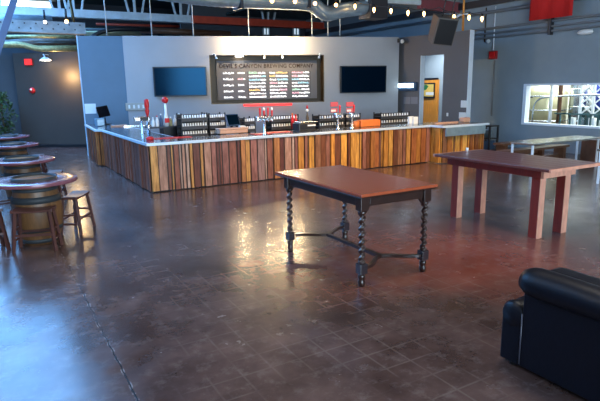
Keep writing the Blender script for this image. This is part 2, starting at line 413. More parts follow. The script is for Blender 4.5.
# ducts and pipes
def pipe(name, pts, r, mt, label, cat, n=14, group=None):
    o = MB().tube(pts, r, n).build(name, mt); return T(o, label, cat, group)
def arc(pts, k=8):
    P = [Vector(p) for p in pts]; out = [P[0]]
    for i in range(1, len(P)-1):
        a, b, c = P[i-1], P[i], P[i+1]; r = min((a-b).length, (c-b).length)*.45
        p0 = b+(a-b).normalized()*r; p1 = b+(c-b).normalized()*r
        for j in range(k+1):
            t_ = j/k; out.append(p0*(1-t_)**2+b*2*t_*(1-t_)+p1*t_*t_)
    out.append(P[-1]); return out
yd = 12.6
t = thing('spiral_duct', 'galvanised round ventilation duct hanging above the menu board', 'duct', (0, 0, 0))
pts = arc([Yp(150, -10, yd), Yp(212, -1.5, yd), Yp(312, 3, yd), Yp(325, 15, yd), Yp(342, 10, yd), Yp(366, 7.5, yd)])
fine = []
for a, b in zip(pts, pts[1:]):
    k = max(1, int((b-a).length/.08)); fine += [a+(b-a)*(j/k) for j in range(k)]
fine.append(pts[-1])
MB().tube(fine, .19, 18, rad=[.19+(.008 if i % 2 else 0)+(.04 if i < 40 else 0)*0 for i in range(len(fine))]).build('duct_pipe', 'galvanised', t)
e = pts[-1]; MB().box(e.x-.05, e.x+.55, yd-.28, yd+.28, e.z-.3, e.z+.26).build('fan_box', 'dark_steel', t, bevel=.02)
m = MB()
for px in (238, 305): P = Yp(px, 0, yd); m.box(P.x-.03, P.x+.03, yd-.25, yd+.25, P.z-.22, P.z+.4)
m.build('hanger_strap', 'dark_steel', t)
# bright duct and pipes in the rear left roof space
P0 = Yp(4, 22.5, 20); P1 = Yp(52, 23.5, 20)
pipe('round_duct', [P0-Vector((2, 0, 0)), P1], .24, 'galvanised', 'bright silver round duct between the two trusses at upper left', 'duct', 18)
pts = arc([Yp(-10, 45, 18.3), Yp(20, 44, 18.3), Yp(38, 49, 18.3), Yp(78, 48.5, 18.3)])
pipe('insulated_pipe', pts, .085, 'insulation', 'yellowish wrapped pipe sagging above the rear left wall', 'pipe')
rr = random.Random(3)
for i in range(7):
    ya = 19.6+i*.5; y0 = 33+rr.random()*16; y1 = y0+rr.uniform(-3, 3)
    mt = ['insulation', 'grey_steel', 'pipe_dark', 'insulation', 'brown_wood', 'grey_steel', 'bronze'][i]
    pipe('roof_pipe', [Yp(-8, y0, ya), Yp(40, (y0+y1)/2+rr.uniform(-2, 2), ya), Yp(80, y1, ya)], .04+.03*rr.random(), mt, 'small pipe among the clutter over the rear left wall', 'pipe', 8, 'pipes over the rear left wall')
for i, (pa, pb, ya, r, mt, lb) in enumerate([((84, 29.5), (205, 30.5), 22, .05, 'pipe_dark', 'dark pipe running behind the menu wall, highest of its kind'),
        ((84, 32), (140, 33), 23, .16, 'tank_yellow', 'pale duct seen just over the left end of the menu wall'),
        ((96, 24), (200, 27), 24, .05, 'red_steel', 'thin red sprinkler pipe behind the long truss'),
        ((140, 30), (230, 34), 21.5, .12, 'brown_wood', 'brown pipe behind the menu wall left of the duct')]):
    pipe('roof_pipe', [Yp(*pa, ya), Yp(*pb, ya)], r, mt, lb, 'pipe', 10)
pipe('cable_bundle', arc([Yp(88, 40, 19), Yp(98, 33, 19), Yp(112, 29, 19), Yp(150, 29.5, 19)]), .07, 'black', 'black cable bundle bending over the left end of the menu wall', 'cable')
for px, yy in ((66, 20), (279, 30.5), (294, 30.5)): pass
for px, ya in ((75, 19),):
    P = Yp(px+2, 38, ya); Q = Yp(px-6, -4, ya); pipe('conduit', [P, Q], .045, 'bronze', 'brown conduit standing at the left end of the bar wall', 'pipe', 8)
struct(MB().box(7.5, XR, 22.43, 22.6, 0, ZR).build('wall_back_right', 'wall_deep'))
# dark windows far behind the red beam
for px in (266, 296):
    A = Yp(px-3.5, 27, 22.4); B = Yp(px+3.5, 36, 22.4)
    t = thing('far_window', 'small pale window in the dark back wall, %s of the two' % ('left' if px == 266 else 'right'), 'window', (A.x, 22.42, B.z))
    m = MB(); w_ = B.x-A.x; h_ = A.z-B.z; m.box(0, w_, -.06, 0, 0, .06); m.box(0, w_, -.06, 0, h_-.06, h_); m.box(0, .06, -.06, 0, 0, h_); m.box(w_-.06, w_, -.06, 0, 0, h_); m.box(w_/2-.03, w_/2+.03, -.06, 0, 0, h_)
    m.build('frame', 'white_steel', t); MB().box(.06, w_-.06, -.03, -.01, .06, h_-.06).build('pane', 'sky_small', t)
# light fittings in the roof
for i, (px, py, y) in enumerate(((66.5, 21.5, 17.5), (45, 22, 18.3))):
    P = Yp(px, py, y); t = thing('bulb_lamp', ('warm' if i == 0 else 'fainter') + ' round lamp glowing in the roof space at upper left', 'lamp', P)
    MB().sphere((0, 0, 0), .05, 8).build('bulb', 'lamp_warm' if i == 0 else 'lamp_dim', t); MB().tube([(0, 0, .07), (0, 0, .35)], .03, 8).build('socket', 'black', t)

# ------------------------------------------------------------------ pipes and fittings on the right wall
for (z, r, lb) in ((3.48, .035, 'highest of the three thin grey pipes along the right wall'), (3.34, .03, 'middle one of the three thin grey pipes along the right wall'), (3.22, .03, 'lowest of the three thin grey pipes along the right wall'), (3.95, .05, 'single grey pipe high under the right wall eave'),):
    pipe('wall_pipe', [(XR-.07, -3, z), (XR-.07, 22, z)], r, 'wall_pipe', lb, 'pipe', 8)
o = MB().box(XR-.13, XR, 9.56, 9.64, 3.12, 3.56).build('pipe_bracket', 'dark_steel'); T(o, 'dark bracket holding the three pipes below the red banner', 'bracket')
pipe('wall_conduit', [(XR-.03, 11.42, .9), (XR-.03, 11.42, 2.55)], .015, 'wall_pipe', 'thin conduit running down the right wall below the alarm', 'conduit', 6)
pipe('wall_conduit', [(XR-.03, 11.5, 2.85), (XR-.03, 11.5, 4.1)], .018, 'white_trim', 'white conduit rising from the fire alarm to the roof', 'conduit', 6)
pipe('wall_conduit', [(XR-.03, 11.85, 3.1), (XR-.03, 11.85, 4.1)], .018, 'bronze', 'brown conduit beside the white one above the fire alarm', 'conduit', 6)
o = MB().sphere((XR-.04, 11.7, 3.12), .06, 8).build('junction_box', 'white_steel'); T(o, 'small pale round fitting left of the fire alarm conduit', 'fitting')
t = thing('fire_alarm', 'red fire alarm horn on the right wall beside the pillar', 'alarm', (XR, 11.49, 2.70))
MB().box(-.07, 0, -.14, .14, -.12, .12).build('backplate', 'dark_red', t, bevel=.01); MB().box(-.10, -.07, -.10, .10, -.085, .09).build('horn_face', 'red', t, bevel=.01)
A = Xp(529, 21, 13.2); B = Xp(572, 16, 13.2)
m = MB(); nb = 14
for i in range(nb):
    y0 = A.y+(B.y-A.y)*i/nb; y1 = A.y+(B.y-A.y)*(i+1)/nb; f0 = .015*math.sin(i*1.3); f1 = .015*math.sin((i+1)*1.3)
    m.add([(13.2+f0, y0, A.z), (13.2+f1, y1, A.z), (13.2+f1, y1, 4.88), (13.2+f0, y0, 4.88), (13.215+f0, y0, A.z), (13.215+f1, y1, A.z), (13.215+f1, y1, 4.88), (13.215+f0, y0, 4.88)],
          [(0, 1, 2, 3), (7, 6, 5, 4), (0, 4, 5, 1), (3, 2, 6, 7)]+([(0, 3, 7, 4)] if i == 0 else [])+([(1, 5, 6, 2)] if i == nb-1 else []), True)
t = thing('banner', 'plain red cloth banner hanging at the top of the right wall', 'banner', (0, 0, 0)); m.build('cloth', 'red_cloth', t)
MB().tube([(13.2, A.y+.08, 4.87), (13.2, B.y-.08, 4.87)], .03, 8).build('pole', 'dark_steel', t)
t = thing('wall_light', 'white oval light on the right wall under the pipes', 'light', (XR, 8.6, 3.10)); t.scale = (1, 1, 1)
MB().box(-.05, 0, -.16, .16, -.05, .07).build('housing', 'white_steel', t, bevel=.02)
m = MB(); m.sphere((0, 0, 0), .13, 10, .55); o = m.build('lens', 'white', t, loc=(-.08, 0, .0)); o.scale = (.8, 1.6, 1)

# string lights
t = thing('string_lights', 'string of small warm bulbs strung under the roof at upper right', 'string lights', (0, 0, 0))
bl = [(355, 6, 12.2), (374, 9.5, 11.4), (391, 10.5, 11.2), (408, 12.5, 11), (424, 13.5, 10.8), (439, 12, 10.6), (454, 16.5, 10.4), (469, 17, 10.2), (482, 18.5, 10)]
ps = [Yp(a, b, c) for a, b, c in bl]; wire = []
for a, b in zip(ps, ps[1:]):
    for j in range(6): u = j/6; wire.append(a+(b-a)*u+Vector((0, 0, .12-.16*u*(1-u))))
wire.append(ps[-1]+Vector((0, 0, .12))); MB().tube(wire, .012, 6).build('cord', 'black', t)
for i, p in enumerate(ps):
    if i == 5: continue
    b = MB().lathe([(.005, -.08), (.025, -.04), (.034, 0), (.018, .05)], p, 12).build('bulb', 'lamp_warm', t)
    MB().lathe([(.022, .045), (.022, .11)], p, 10).build('socket', 'black', b)
for i, (px, py, y) in enumerate(((272, 1, 12), (295, 1.5, 12), (315, 3.5, 12), (336, 5, 12))):
    P = Yp(px, py, y); t = thing('pendant_bulb', 'small warm bulb hanging in front of the round duct', 'lamp', P, group='bulbs in front of the duct')
    MB().sphere((0, 0, 0), .045, 8).build('bulb', 'lamp_warm', t); MB().tube([(0, 0, .04), (0, 0, .5)], .012, 6).build('cord', 'black', t)
# beams upper right
A = Yp(419, 3, 13); B = Yp(480, 11, 13)
o = MB().bar(A, B+(B-A)*.1, .14, .32).build('roof_beam', 'pink_steel'); T(o, 'dull pink steel beam above the hanging speaker', 'beam')
A = Yp(366, -2, 12.5); B = Yp(420, 1.5, 12.5)
o = MB().bar(A, B, .1, .2).build('roof_beam', 'white_steel'); T(o, 'short white beam at the top edge right of the duct', 'beam')
A = Yp(432, 8, 12.8); B = Yp(424, 26, 12.8)
# speaker
P = Yp(443, 30, 10.6)
t = thing('loudspeaker', 'black fronted loudspeaker hanging tilted beside the partition wall', 'speaker', P, rot=(.36, .10, -.42))
MB().box(-.27, .27, -.21, .25, -.34, .34).build('cabinet', 'speaker_box', t, bevel=.015); MB().box(-.24, .24, -.235, -.21, -.31, .31).build('grille', 'black', t, bevel=.01)
m = MB(); m.tube([(-.1, 0, .34), (-.12, .02, .8)], .015, 6); m.tube([(.12, 0, .34), (.12, .02, .8)], .015, 6); m.build('hanging_bracket', 'dark_steel', t)
P = Vector(D0+dD*2.45); top = Yp(470, -4, P.y)
pipe('conduit', [(P.x-.05, P.y, 3.34), (P.x-.05, P.y, 4.9)], .03, 'orange_wood', 'orange conduit rising from the top of the partition pillar', 'conduit', 8)
pipe('conduit', arc([(P.x-.03, P.y+.35, 3.34), (P.x-.03, P.y+.35, 3.72), (P.x-.03, P.y+.05, 3.82), (P.x-.1, P.y-.25, 3.75)]), .03, 'white_trim', 'white bent conduit on top of the partition', 'conduit', 8)
t = thing('smoke_detector', 'small white dome camera at the top right corner of the menu wall', 'camera', Ww(LW+.03, -.08, 3.22))
MB().sphere((0, -.05, -.02), .065, 10).build('dome', 'white', t); MB().box(-.09, .03, -.04, .08, -.05, .07).build('mount', 'black', t, bevel=.01)
t.name = 'dome_camera'

# ------------------------------------------------------------------ rear-left wall fittings
def Ap(px, py):
    P = onplane(px, py, a0, Vector((-da.y, da.x, 0))); return (P-a0).dot(da), P.z
x, z = Ap(29, 62); L_ = a0+da*x; nA = Vector((-da.y, da.x, 0))
def rearthing(name, lb, cat, px, py):
    x, z = Ap(px, py); return thing(name, lb, cat, a0+da*x-nA*.001+Vector((0, 0, z)), RA)
t = rearthing('exit_sign', 'square red lit sign high on the dark rear left wall', 'sign', 29, 62)
MB().box(-.14, .14, -.05, 0, -.11, .11).build('housing', 'dark_red', t, bevel=.01); MB().box(-.12, .12, -.06, -.05, -.09, .09).build('lit_face', 'red_glow', t)
t = rearthing('strobe_alarm', 'small round red alarm with white lens on the dark rear wall', 'alarm', 32.5, 90.5)
o = MB().lathe([(.10, 0), (.09, .05), (.03, .06)], (0, 0, 0), 18).build('bell', 'red', t, rot=(PI/2, 0, 0)); MB().sphere((-.01, -.06, .02), .035, 8).build('lens', 'white', t)
t = rearthing('wall_lamp', 'white dish lamp on an arm high on the dark rear wall', 'lamp', 51, 60)
MB().tube([(-.08, 0, .16), (-.08, -.25, .16), (0, -.3, .06)], .02, 8).build('arm', 'white_steel', t); MB().lathe([(.05, .07), (.10, .05), (.19, -.02), (.17, -.02)], (0, -.3, 0), 20).build('shade', 'white', t)
MB().lathe([(.15, -.03), (.15, -.015)], (0, -.3, 0), 20).build('diffuser', 'lamp_white', t)
LP = a0+da*((Ap(51, 60))[0])-nA*.3

# ------------------------------------------------------------------ plant by the rear wall
t = thing('potted_tree', 'leafy green indoor tree in a dark pot by the rear left wall', 'plant', (.55, 19.9, 0))
MB().lathe([(.18, 0), (.24, .36), (.26, .38), (.22, .38), (.2, .3)], n=20).build('pot', 'pot', t)
MB().tube([(0, 0, .3), (.03, 0, .7), (-.02, .02, 1.1), (.02, 0, 1.5)], .025, 8).build('trunk', 'bark', t)
m = MB(); rl = random.Random(5)
for i in range(900):
    zz = .55+1.3*rl.random(); rad = .5*math.sqrt(rl.random())*(1-abs(zz-1.15)/1.1); a = rl.random()*2*PI
    c = Vector((rad*math.cos(a), rad*math.sin(a), zz)); d = Vector((rl.gauss(0, 1), rl.gauss(0, 1), rl.gauss(-.2, .7))).normalized(); s_ = d.cross(Vector((0, 0, 1))).normalized()*.028
    m.add([c, c+d*.055+s_, c+d*.13, c+d*.055-s_], [(0, 1, 2, 3)])
m.build('foliage', 'leaf', t)
# ================================================================== MENU WALL FITTINGS
def onwall(name, lb, cat, x, z, y=0., group=None): return thing(name, lb, cat, Ww(x, y, z), RW, group)
x0, x1, z0, z1 = b0
t = onwall('menu_case', 'wide recessed bronze lined menu case in the middle of the grey wall', 'menu case', 0, 0)
m = MB(); m.box(x0, x0+.02, .005, .42, z0, z1); MB()
m.build('left_lining', 'bronze', t)
MB().box(x1-.02, x1, .005, .42, z0, z1).build('right_lining', 'bronze', t)
MB().box(x0+.02, x1-.02, .005, .42, z1-.02, z1).build('top_lining', 'bronze_dark', t)
MB().box(x0+.02, x1-.02, .005, .42, z0, z0+.02).build('bottom_lining', 'bronze', t)
MB().box(x0+.02, x1-.02, .36, .418, z0+.02, z1-.02).build('back_lining', 'case_back', t)
o = MB().lathe([(.12, 0), (.12, .015)], (3.30, .2, z1-.037), 24).build('downlight', 'lamp_white', t)
# board hanging in the case
bx0, bx1, bz0, bz1 = 2.60, 5.72, 1.50, 2.66
t = onwall('menu_board', 'grey menu board with brown heading and four columns of bright handwriting', 'menu board', 0, 0)
MB().box(bx0, bx1, .28, .32, bz0, bz1).build('board_panel', 'menu_board', t, bevel=.006)
cu = bpy.data.curves.new('heading', 'FONT'); cu.body = "DEVIL'S CANYON BREWING COMPANY"; cu.size = .2*S; cu.extrude = .004; cu.offset = .002; cu.align_x = 'LEFT'; cu.space_character = 1.12
to = bpy.data.objects.new('tmp', cu); COL.objects.link(to); bpy.context.view_layer.update()
me = bpy.data.meshes.new_from_object(to.evaluated_get(bpy.context.evaluated_depsgraph_get())); bpy.data.objects.remove(to)
xs = [v.co.x for v in me.vertices]; ys = [v.co.y for v in me.vertices]; kx = 2.90*S/(max(xs)-min(xs)); kz = .125*S/(max(ys)-min(ys))
for v in me.vertices: v.co = Vector(((v.co.x-min(xs))*kx, v.co.z, (v.co.y-min(ys))*kz))
me.transform(Matrix.Scale(-1, 4, (0, 1, 0))); me.flip_normals()
me.materials.clear(); me.materials.append(M['brown_letter']); ho = bpy.data.objects.new('heading', me); COL.objects.link(ho); ho.parent = t; ho.location = Vector((2.70, .272, 2.44))*S
rw = random.Random(12)
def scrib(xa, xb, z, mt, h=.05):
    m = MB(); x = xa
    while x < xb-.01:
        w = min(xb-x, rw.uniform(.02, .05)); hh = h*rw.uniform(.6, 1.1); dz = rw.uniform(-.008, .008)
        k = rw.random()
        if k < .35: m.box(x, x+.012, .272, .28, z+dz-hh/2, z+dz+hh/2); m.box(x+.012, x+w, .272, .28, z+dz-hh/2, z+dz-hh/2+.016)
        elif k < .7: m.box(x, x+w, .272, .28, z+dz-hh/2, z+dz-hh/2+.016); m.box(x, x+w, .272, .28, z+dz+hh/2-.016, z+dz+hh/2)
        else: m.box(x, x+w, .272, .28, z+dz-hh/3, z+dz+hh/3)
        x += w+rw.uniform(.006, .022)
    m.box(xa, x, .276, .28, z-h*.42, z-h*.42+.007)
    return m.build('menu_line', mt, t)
cols = [(2.80, 3.15, 5, ['chalk_glow_white']*3+['chalk_glow_white']*2), (3.24, 3.47, 5, ['chalk_glow_white', 'chalk_glow_pink', 'chalk_glow_white', 'chalk_glow_white', 'chalk_glow_white']),
        (3.58, 4.10, 8, ['chalk_glow_green', 'chalk_glow_blue', 'chalk_glow_blue', 'chalk_glow_white', 'chalk_glow_white', 'chalk_glow_yellow', 'chalk_glow_white', 'chalk_glow_white']),
        (4.22, 4.78, 8, ['chalk_glow_yellow', 'chalk_glow_yellow', 'chalk_glow_blue', 'chalk_glow_pink', 'chalk_glow_white', 'chalk_glow_pink', 'chalk_glow_white', 'chalk_glow_white']),
        (4.92, 5.47, 8, ['chalk_glow_pink', 'chalk_glow_pink', 'chalk_glow_blue', 'chalk_glow_blue', 'chalk_glow_white', 'chalk_glow_green', 'chalk_glow_pink', 'chalk_glow_white'])]
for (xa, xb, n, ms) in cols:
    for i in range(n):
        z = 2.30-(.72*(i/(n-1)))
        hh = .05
        if ms[i] == 'chalk_glow_white': scrib(xa, xb-rw.uniform(0, .06), z, ms[i], hh)
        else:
            c = xa+(xb-xa)*rw.uniform(.3, .7); a_, b_ = (ms[i], 'chalk_glow_white') if rw.random() < .5 else ('chalk_glow_white', ms[i])
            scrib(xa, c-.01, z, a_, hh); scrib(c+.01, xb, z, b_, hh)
    if n == 8:
        for xx in (xa-.035, xb+.035): MB().box(xx-.005, xx+.005, .274, .28, 1.55, 2.34).build('column_rule', 'black', t)
# four little bracket arms lit in the case top
for i, xx in enumerate((2.52, 3.98, 4.52, 5.70)):
    a = (.06 if i == 3 else (-.06 if i == 0 else 0))
    t = onwall('picture_lamp', 'thin white lamp arm at the top of the menu case, %s of four' % ('leftmost', 'second from left', 'third from left', 'rightmost')[i], 'lamp', xx, 2.82)
    MB().tube([(0, 0, 0), (0, -.16, .02), (-a*.5, -.26, -.02), (-a, -.28, -.10)], .015, 8).build('arm', 'white_trim', t)
    MB().lathe([(.02, .03), (.035, -.02), (.03, -.03)], (-a, -.28, -.1), 12).build('lamp_head', 'white_trim', t)
# red strip under the case
t = onwall('red_rail', 'bright red horizontal rail sticking out under the menu case', 'rail', 0, 0)
A = Wp(243.5, 105.3, .1); B = Wp(292, 103.6, .1)
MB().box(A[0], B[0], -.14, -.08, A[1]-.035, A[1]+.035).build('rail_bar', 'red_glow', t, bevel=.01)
m = MB(); m.box(A[0]+.3, A[0]+.34, -.08, 0, A[1]-.02, A[1]+.02); m.build('rail_bracket', 'black', t); MB().box(B[0]-.34, B[0]-.3, -.08, 0, B[1]-.02, B[1]+.02).build('rail_bracket', 'black', t)
# televisions
for (xa, za, xb, zb, lb, roll) in ((.77, 2.48, 2.28, 1.64, 'wide black television on the wall left of the menu case', 0), (6.36, 2.47, 7.87, 1.64, 'wide black television on the wall right of the menu case', 0)):
    t = onwall('television', lb, 'television', (xa+xb)/2, (za+zb)/2, -.12); w = (xb-xa)/2; h = (za-zb)/2
    t.rotation_euler = (.02, 0, RW)
    MB().box(-w, w, -.03, .04, -h, h).build('casing', 'black', t, bevel=.01); MB().box(-w+.03, w-.03, -.034, -.03, -h+.03, h-.03).build('screen', 'screen', t)
    MB().box(-.25, .25, .04, .12, -.2, .2).build('wall_mount', 'dark_steel', t)
# switch panel and notice left of the televisions
t = onwall('switch_panel', 'pale rectangular electrical panel on the wall behind the red tap', 'panel', .24, 1.37); MB().box(-.30, .30, -.03, 0, -.11, .11).build('cover', 'pale_panel', t, bevel=.01)
m = MB()
for i in range(4): MB().box(-.22+i*.13, -.17+i*.13, -.04, -.03, -.05, .05).build('switch', 'white', t)
P = onplane(90.5, 108.7, c0, Vector((-dc.y, dc.x, 0)))
t = thing('paper_notice', 'white square paper notice on the blue-grey wall end at left', 'notice', P, RC); MB().box(-.15, .15, -.012, 0, -.14, .14).build('sheet', 'paper', t)
# fittings on the partition
x, z = Dp(407.5, 86.5)
t = thing('insect_light', 'small wall lamp glowing blue-white beside the right television', 'lamp', D0+dD*x+Vector((0, 0, z)), RD)
MB().box(-.42, .42, -.10, 0, -.13, .13).build('housing', 'navy', t, bevel=.02); MB().box(-.32, .32, -.115, -.10, -.03, .09).build('tube_window', 'lamp_blue', t)
for (pa, pb, lb) in (((404, 97), (410, 104), 'left grey paper sheet on the partition under the blue lamp'), ((411, 97), (417.5, 104), 'right grey paper sheet on the partition under the blue lamp')):
    x, z = Dp(*pa); x2, z2 = Dp(*pb); t = thing('paper_sheet', lb, 'notice', D0+dD*x+Vector((0, 0, 0)), RD); MB().box(0, x2-x, -.012, 0, z2, z).build('sheet', 'grey_paper', t)
for (px, py, w, h, lb, nm) in ((464, 104, .10, .10, 'pale square notice on the dark partition beside the pillar, upper one', 'notice'), (462.5, 115.5, .115, .09, 'white notice just above the right end of the bar', 'notice'), (447.5, 114.5, .03, .05, 'small white switch on the dark partition', 'switch')):
    x, z = Dp(px, py); t = thing('wall_'+nm, lb, nm, D0+dD*x+Vector((0, 0, z)), RD); MB().box(-w, w, -.014, 0, -h, h).build('plate', 'paper', t)
# orange door with poster, on the right wall through the doorway
A = Xp(421.5, 80, XR-.05); B = Xp(437, 125, XR-.05)
t = thing('orange_door', 'orange wooden door seen through the doorway behind the bar', 'door', (XR-.06, 0, 0))
MB().box(0, .05, B.y, A.y+.4, 0, A.z).build('door_panel', 'orange_wood', t); MB().box(-.01, .0, B.y, A.y+.4, A.z, A.z+.06).build('door_head', 'black', t)
A = Xp(422.6, 83, XR-.08); B = Xp(434.6, 98, XR-.08)
t = thing('poster', 'yellow poster with green plant in a black frame on the orange door', 'poster', (XR-.07, (A.y+B.y)/2, (A.z+B.z)/2)); w = (A.y-B.y)/2; h = (A.z-B.z)/2
MB().box(-.03, 0, -w, w, -h, h).build('frame', 'black', t); MB().box(-.034, -.03, -w+.05, w-.05, -h+.05, h-.05).build('picture', 'poster', t)
m = MB(); m.prism([(.1, .02), (.3, .0), (.26, .16), (.1, .2), (-.02, .14)], -.038, -.034, axis='x'); o = m.build('painted_plant', 'poster_green', t)
MB().box(-.038, -.034, -.28, .1, -.16, -.06).build('painted_band', 'paper', t)

# ================================================================== BAR
WOOD = [(.46, .17, .035), (.62, .26, .045), (.34, .11, .03), (.80, .40, .08), (.30, .13, .06), (.56, .22, .04), (.20, .065, .025), (.70, .32, .07), (.30, .12, .08), (.72, .34, .06)]
WOOD_SHADE = [(.26, .07, .032), (.17, .055, .035), (.34, .10, .045), (.22, .09, .065), (.15, .04, .022)]  # shade on the side turned from daylight put into darker planks
def boards(p0, p1, z0, z1, pal, seed, parent, name='cladding'):
    """vertical planks of uneven width and thickness between two plan points; outward face is on the right of p0->p1"""
    r = random.Random(seed); p0 = Vector(p0); p1 = Vector(p1); L = (p1-p0).length; d = (p1-p0)/L; n = Vector((d.y, -d.x)); m = MB(); x = 0; last = None
    m.col = (.05, .03, .02)
    q = [p0-n*.03, p1-n*.03, p1, p0]; m.prism([(a.x, a.y) for a in q], z0, z1)
    while x < L-.01:
        w = min(r.choice((.05, .07, .11, .14, .15, .17)), L-x)
        if L-x-w < .04: w = L-x
        c = r.choice([c for c in pal if c != last]); last = c; k = r.uniform(.8, 1.2); m.col = tuple(v*k for v in c)
        th = r.choice((.014, .026, .045)) if w > .06 else .012
        g = .013
        a = p0+d*(x+g); b = p0+d*(x+w-g); q = [a, b, b+n*th, a+n*th]
        m.prism([(v.x, v.y) for v in q], z0+r.uniform(0, .01), z1)
        x += w
    return m.build(name, 'boards', parent)
XL, YF, ZC = 2.51, 9.72, .86
t = thing('bar_counter', 'long L-shaped bar clad in vertical mixed brown planks with a pale metal top', 'bar', (0, 0, 0))
boards((XL, 13.9), (XL, YF), .02, ZC, WOOD_SHADE, 3, t, 'side_cladding')
PALE_GLARE = [(.50, .26, .18), (.40, .22, .19), (.30, .10, .06), (.58, .38, .30), (.80, .38, .10), (.24, .07, .04), (.36, .14, .11), (.66, .26, .08), (.16, .045, .03)]  # daylight glare on the left planks put into paler colours
boards((XL, YF), (5.6, YF), .02, ZC, PALE_GLARE, 5, t, 'front_cladding'); boards((5.6, YF), (9.32, YF), .02, ZC, WOOD, 6, t, 'front_cladding')
boards((9.32, 9.30), (10.72, 9.30), .02, ZC, WOOD[:6], 9, t, 'front_cladding')
boards((9.32, YF), (9.32, 9.30), .02, ZC, [WOOD[1], WOOD[3]], 2, t, 'step_cladding')
boards((10.72, 9.30), (10.72, 10.2), .02, ZC, [WOOD[2], WOOD[1]], 4, t, 'end_cladding')
boards((2.52, 16.35), (2.37, 14.0), .02, ZC, WOOD[:3]+WOOD_SHADE, 8, t, 'side_cladding')
boards((2.37, 14.0), (XL+.1, 13.85), .02, ZC, [(.60, .20, .04), (.50, .16, .035)], 4, t, 'step_cladding')
def slab(poly, z0, z1, mt, nm): return MB().prism(poly, z0, z1).build(nm, mt, t, bevel=.006)
o = .055
topo = [(XL-o, 13.9), (2.37-o, 14.0-o), (2.53-o, 16.42), (3.0, 16.34), (3.30, 13.9), (3.30, 10.42), (9.9, 10.42), (10.85, 10.3), (10.85, 9.30-o), (9.32-o, 9.30-o), (9.32-o, YF-o), (XL-o, YF-o)]
topo[0] = (XL-o, 13.9-o)
slab(topo, ZC, ZC+.05, 'counter_edge', 'counter_slab')
def inset(poly, k): 
    return [(x+(k if x < 5 and x < 2.6 else (-k if x > 10.5 or x in (3.0, 3.30) else (k if abs(x-(9.32-o)) < .01 else 0))), y+(k if y < 9.9 else (-k if y > 10.2 and y < 10.5 or y > 16 else (k if abs(y-(13.9-o)) < .01 else 0)))) for x, y in poly]
slab(inset(topo, .05), ZC+.05, ZC+.053, 'counter_top', 'counter_surface')
MB().box(9.36, 10.68, 9.215, 9.262, .66, ZC).build('metal_apron', 'steel_blue', t, bevel=.004)
m = MB(); m.box(XL+.05, 9.3, YF+.06, YF+.09, 0, ZC); m.build('inner_panel', 'dark_steel', t)
MB().box(XL+.02, XL+.03, YF, 13.9, 0, .02).build('plinth', 'plinth', t)
CT = ZC+.053
# dark low work counter inside the bar
t = thing('work_counter', 'dark low work counter standing inside the bar', 'counter', (0, 0, 0))
MB().box(3.65, 10.3, 11.25, 11.95, .0, .66).build('body', 'dark_steel', t); MB().box(3.6, 10.4, 11.2, 12.0, .66, .70).build('worktop', 'steel', t)
WT = .70
# glass racks
def rack(px0, px1, py_top, n, lb, tiers, where):
    y = 11.55; A = Yp(px0, py_top, y-.15); B = Yp(px1, py_top, y-.15); w = B.x-A.x-.03; h = A.z-WT
    t = thing('glass_rack', lb, 'rack', (A.x, y, WT))
    for xx in (0, w):
        for yy in (-.15, .15): MB().box(xx-.012, xx+.012, yy-.012, yy+.012, 0, h).build('post', 'black', t)
    zs = [h-.115-.175*(tiers-1-i) for i in range(tiers)]; zs = [z for z in zs if z > .09]
    for z in zs:
        MB().box(0, w, -.17, .17, z-.02, z).build('shelf', 'black', t); MB().box(0, w, -.18, -.17, z-.06, z+.012).build('shelf_lip', 'rack_lip', t)
    MB().box(0, w, .16, .17, 0, h-.04).build('back_panel', 'black', t)
    return A.x, y, [WT+z for z in zs], w, n
gl = None
names = {0: 'bottom', 1: 'middle', 2: 'top'}
def glasses(R, where):
    global gl
    X, y, zs, w, n = R
    for k, z in enumerate(zs):
        lvl = names[k] if len(zs) == 3 else ('lower', 'upper')[k-2+len(zs)]
        for i in range(n):
            x = X+w*(i+.5)/n; lb = 'upturned glass, %s shelf, rack %s' % (lvl, where); gr = '%s shelf glasses, rack %s' % (lvl, where)
            if gl is None:
                gl = MB().lathe([(.021, 0), (.018, .075), (.0, .075)], n=12, cap=False).build('glass', 'glassware', loc=(x, y-.135, z)); T(gl, lb, 'glass', gr)
            else: dup(gl, (x, y-.135, z), label=lb, group=gr)
R1 = rack(181, 208, 113.5, 10, 'black three-tier glass rack at the left end of the work counter', 3, 'a'); glasses(R1, 'at the far left')
R2 = rack(209, 226, 113, 7, 'black three-tier glass rack left of the pair of tills', 3, 'b'); glasses(R2, 'left of the first till')
R3 = rack(244, 256, 117, 5, 'small black glass rack behind the long tan tray', 2, 'c'); glasses(R3, 'behind the tan tray')
R4 = rack(271, 299, 115, 11, 'black glass rack right of the wide tap tower', 3, 'd'); glasses(R4, 'right of the wide taps')
R5 = rack(319, 345, 114.5, 10, 'black glass rack behind the first of the two red-handled taps at right', 3, 'e'); glasses(R5, 'behind the two right taps')
R6 = rack(346, 361, 113.5, 6, 'black glass rack left of the orange box', 3, 'f'); glasses(R6, 'just left of the orange box')
R7 = rack(381, 410, 112.5, 11, 'black glass rack under the right television, right of the orange box', 3, 'g'); glasses(R7, 'right of the orange box')

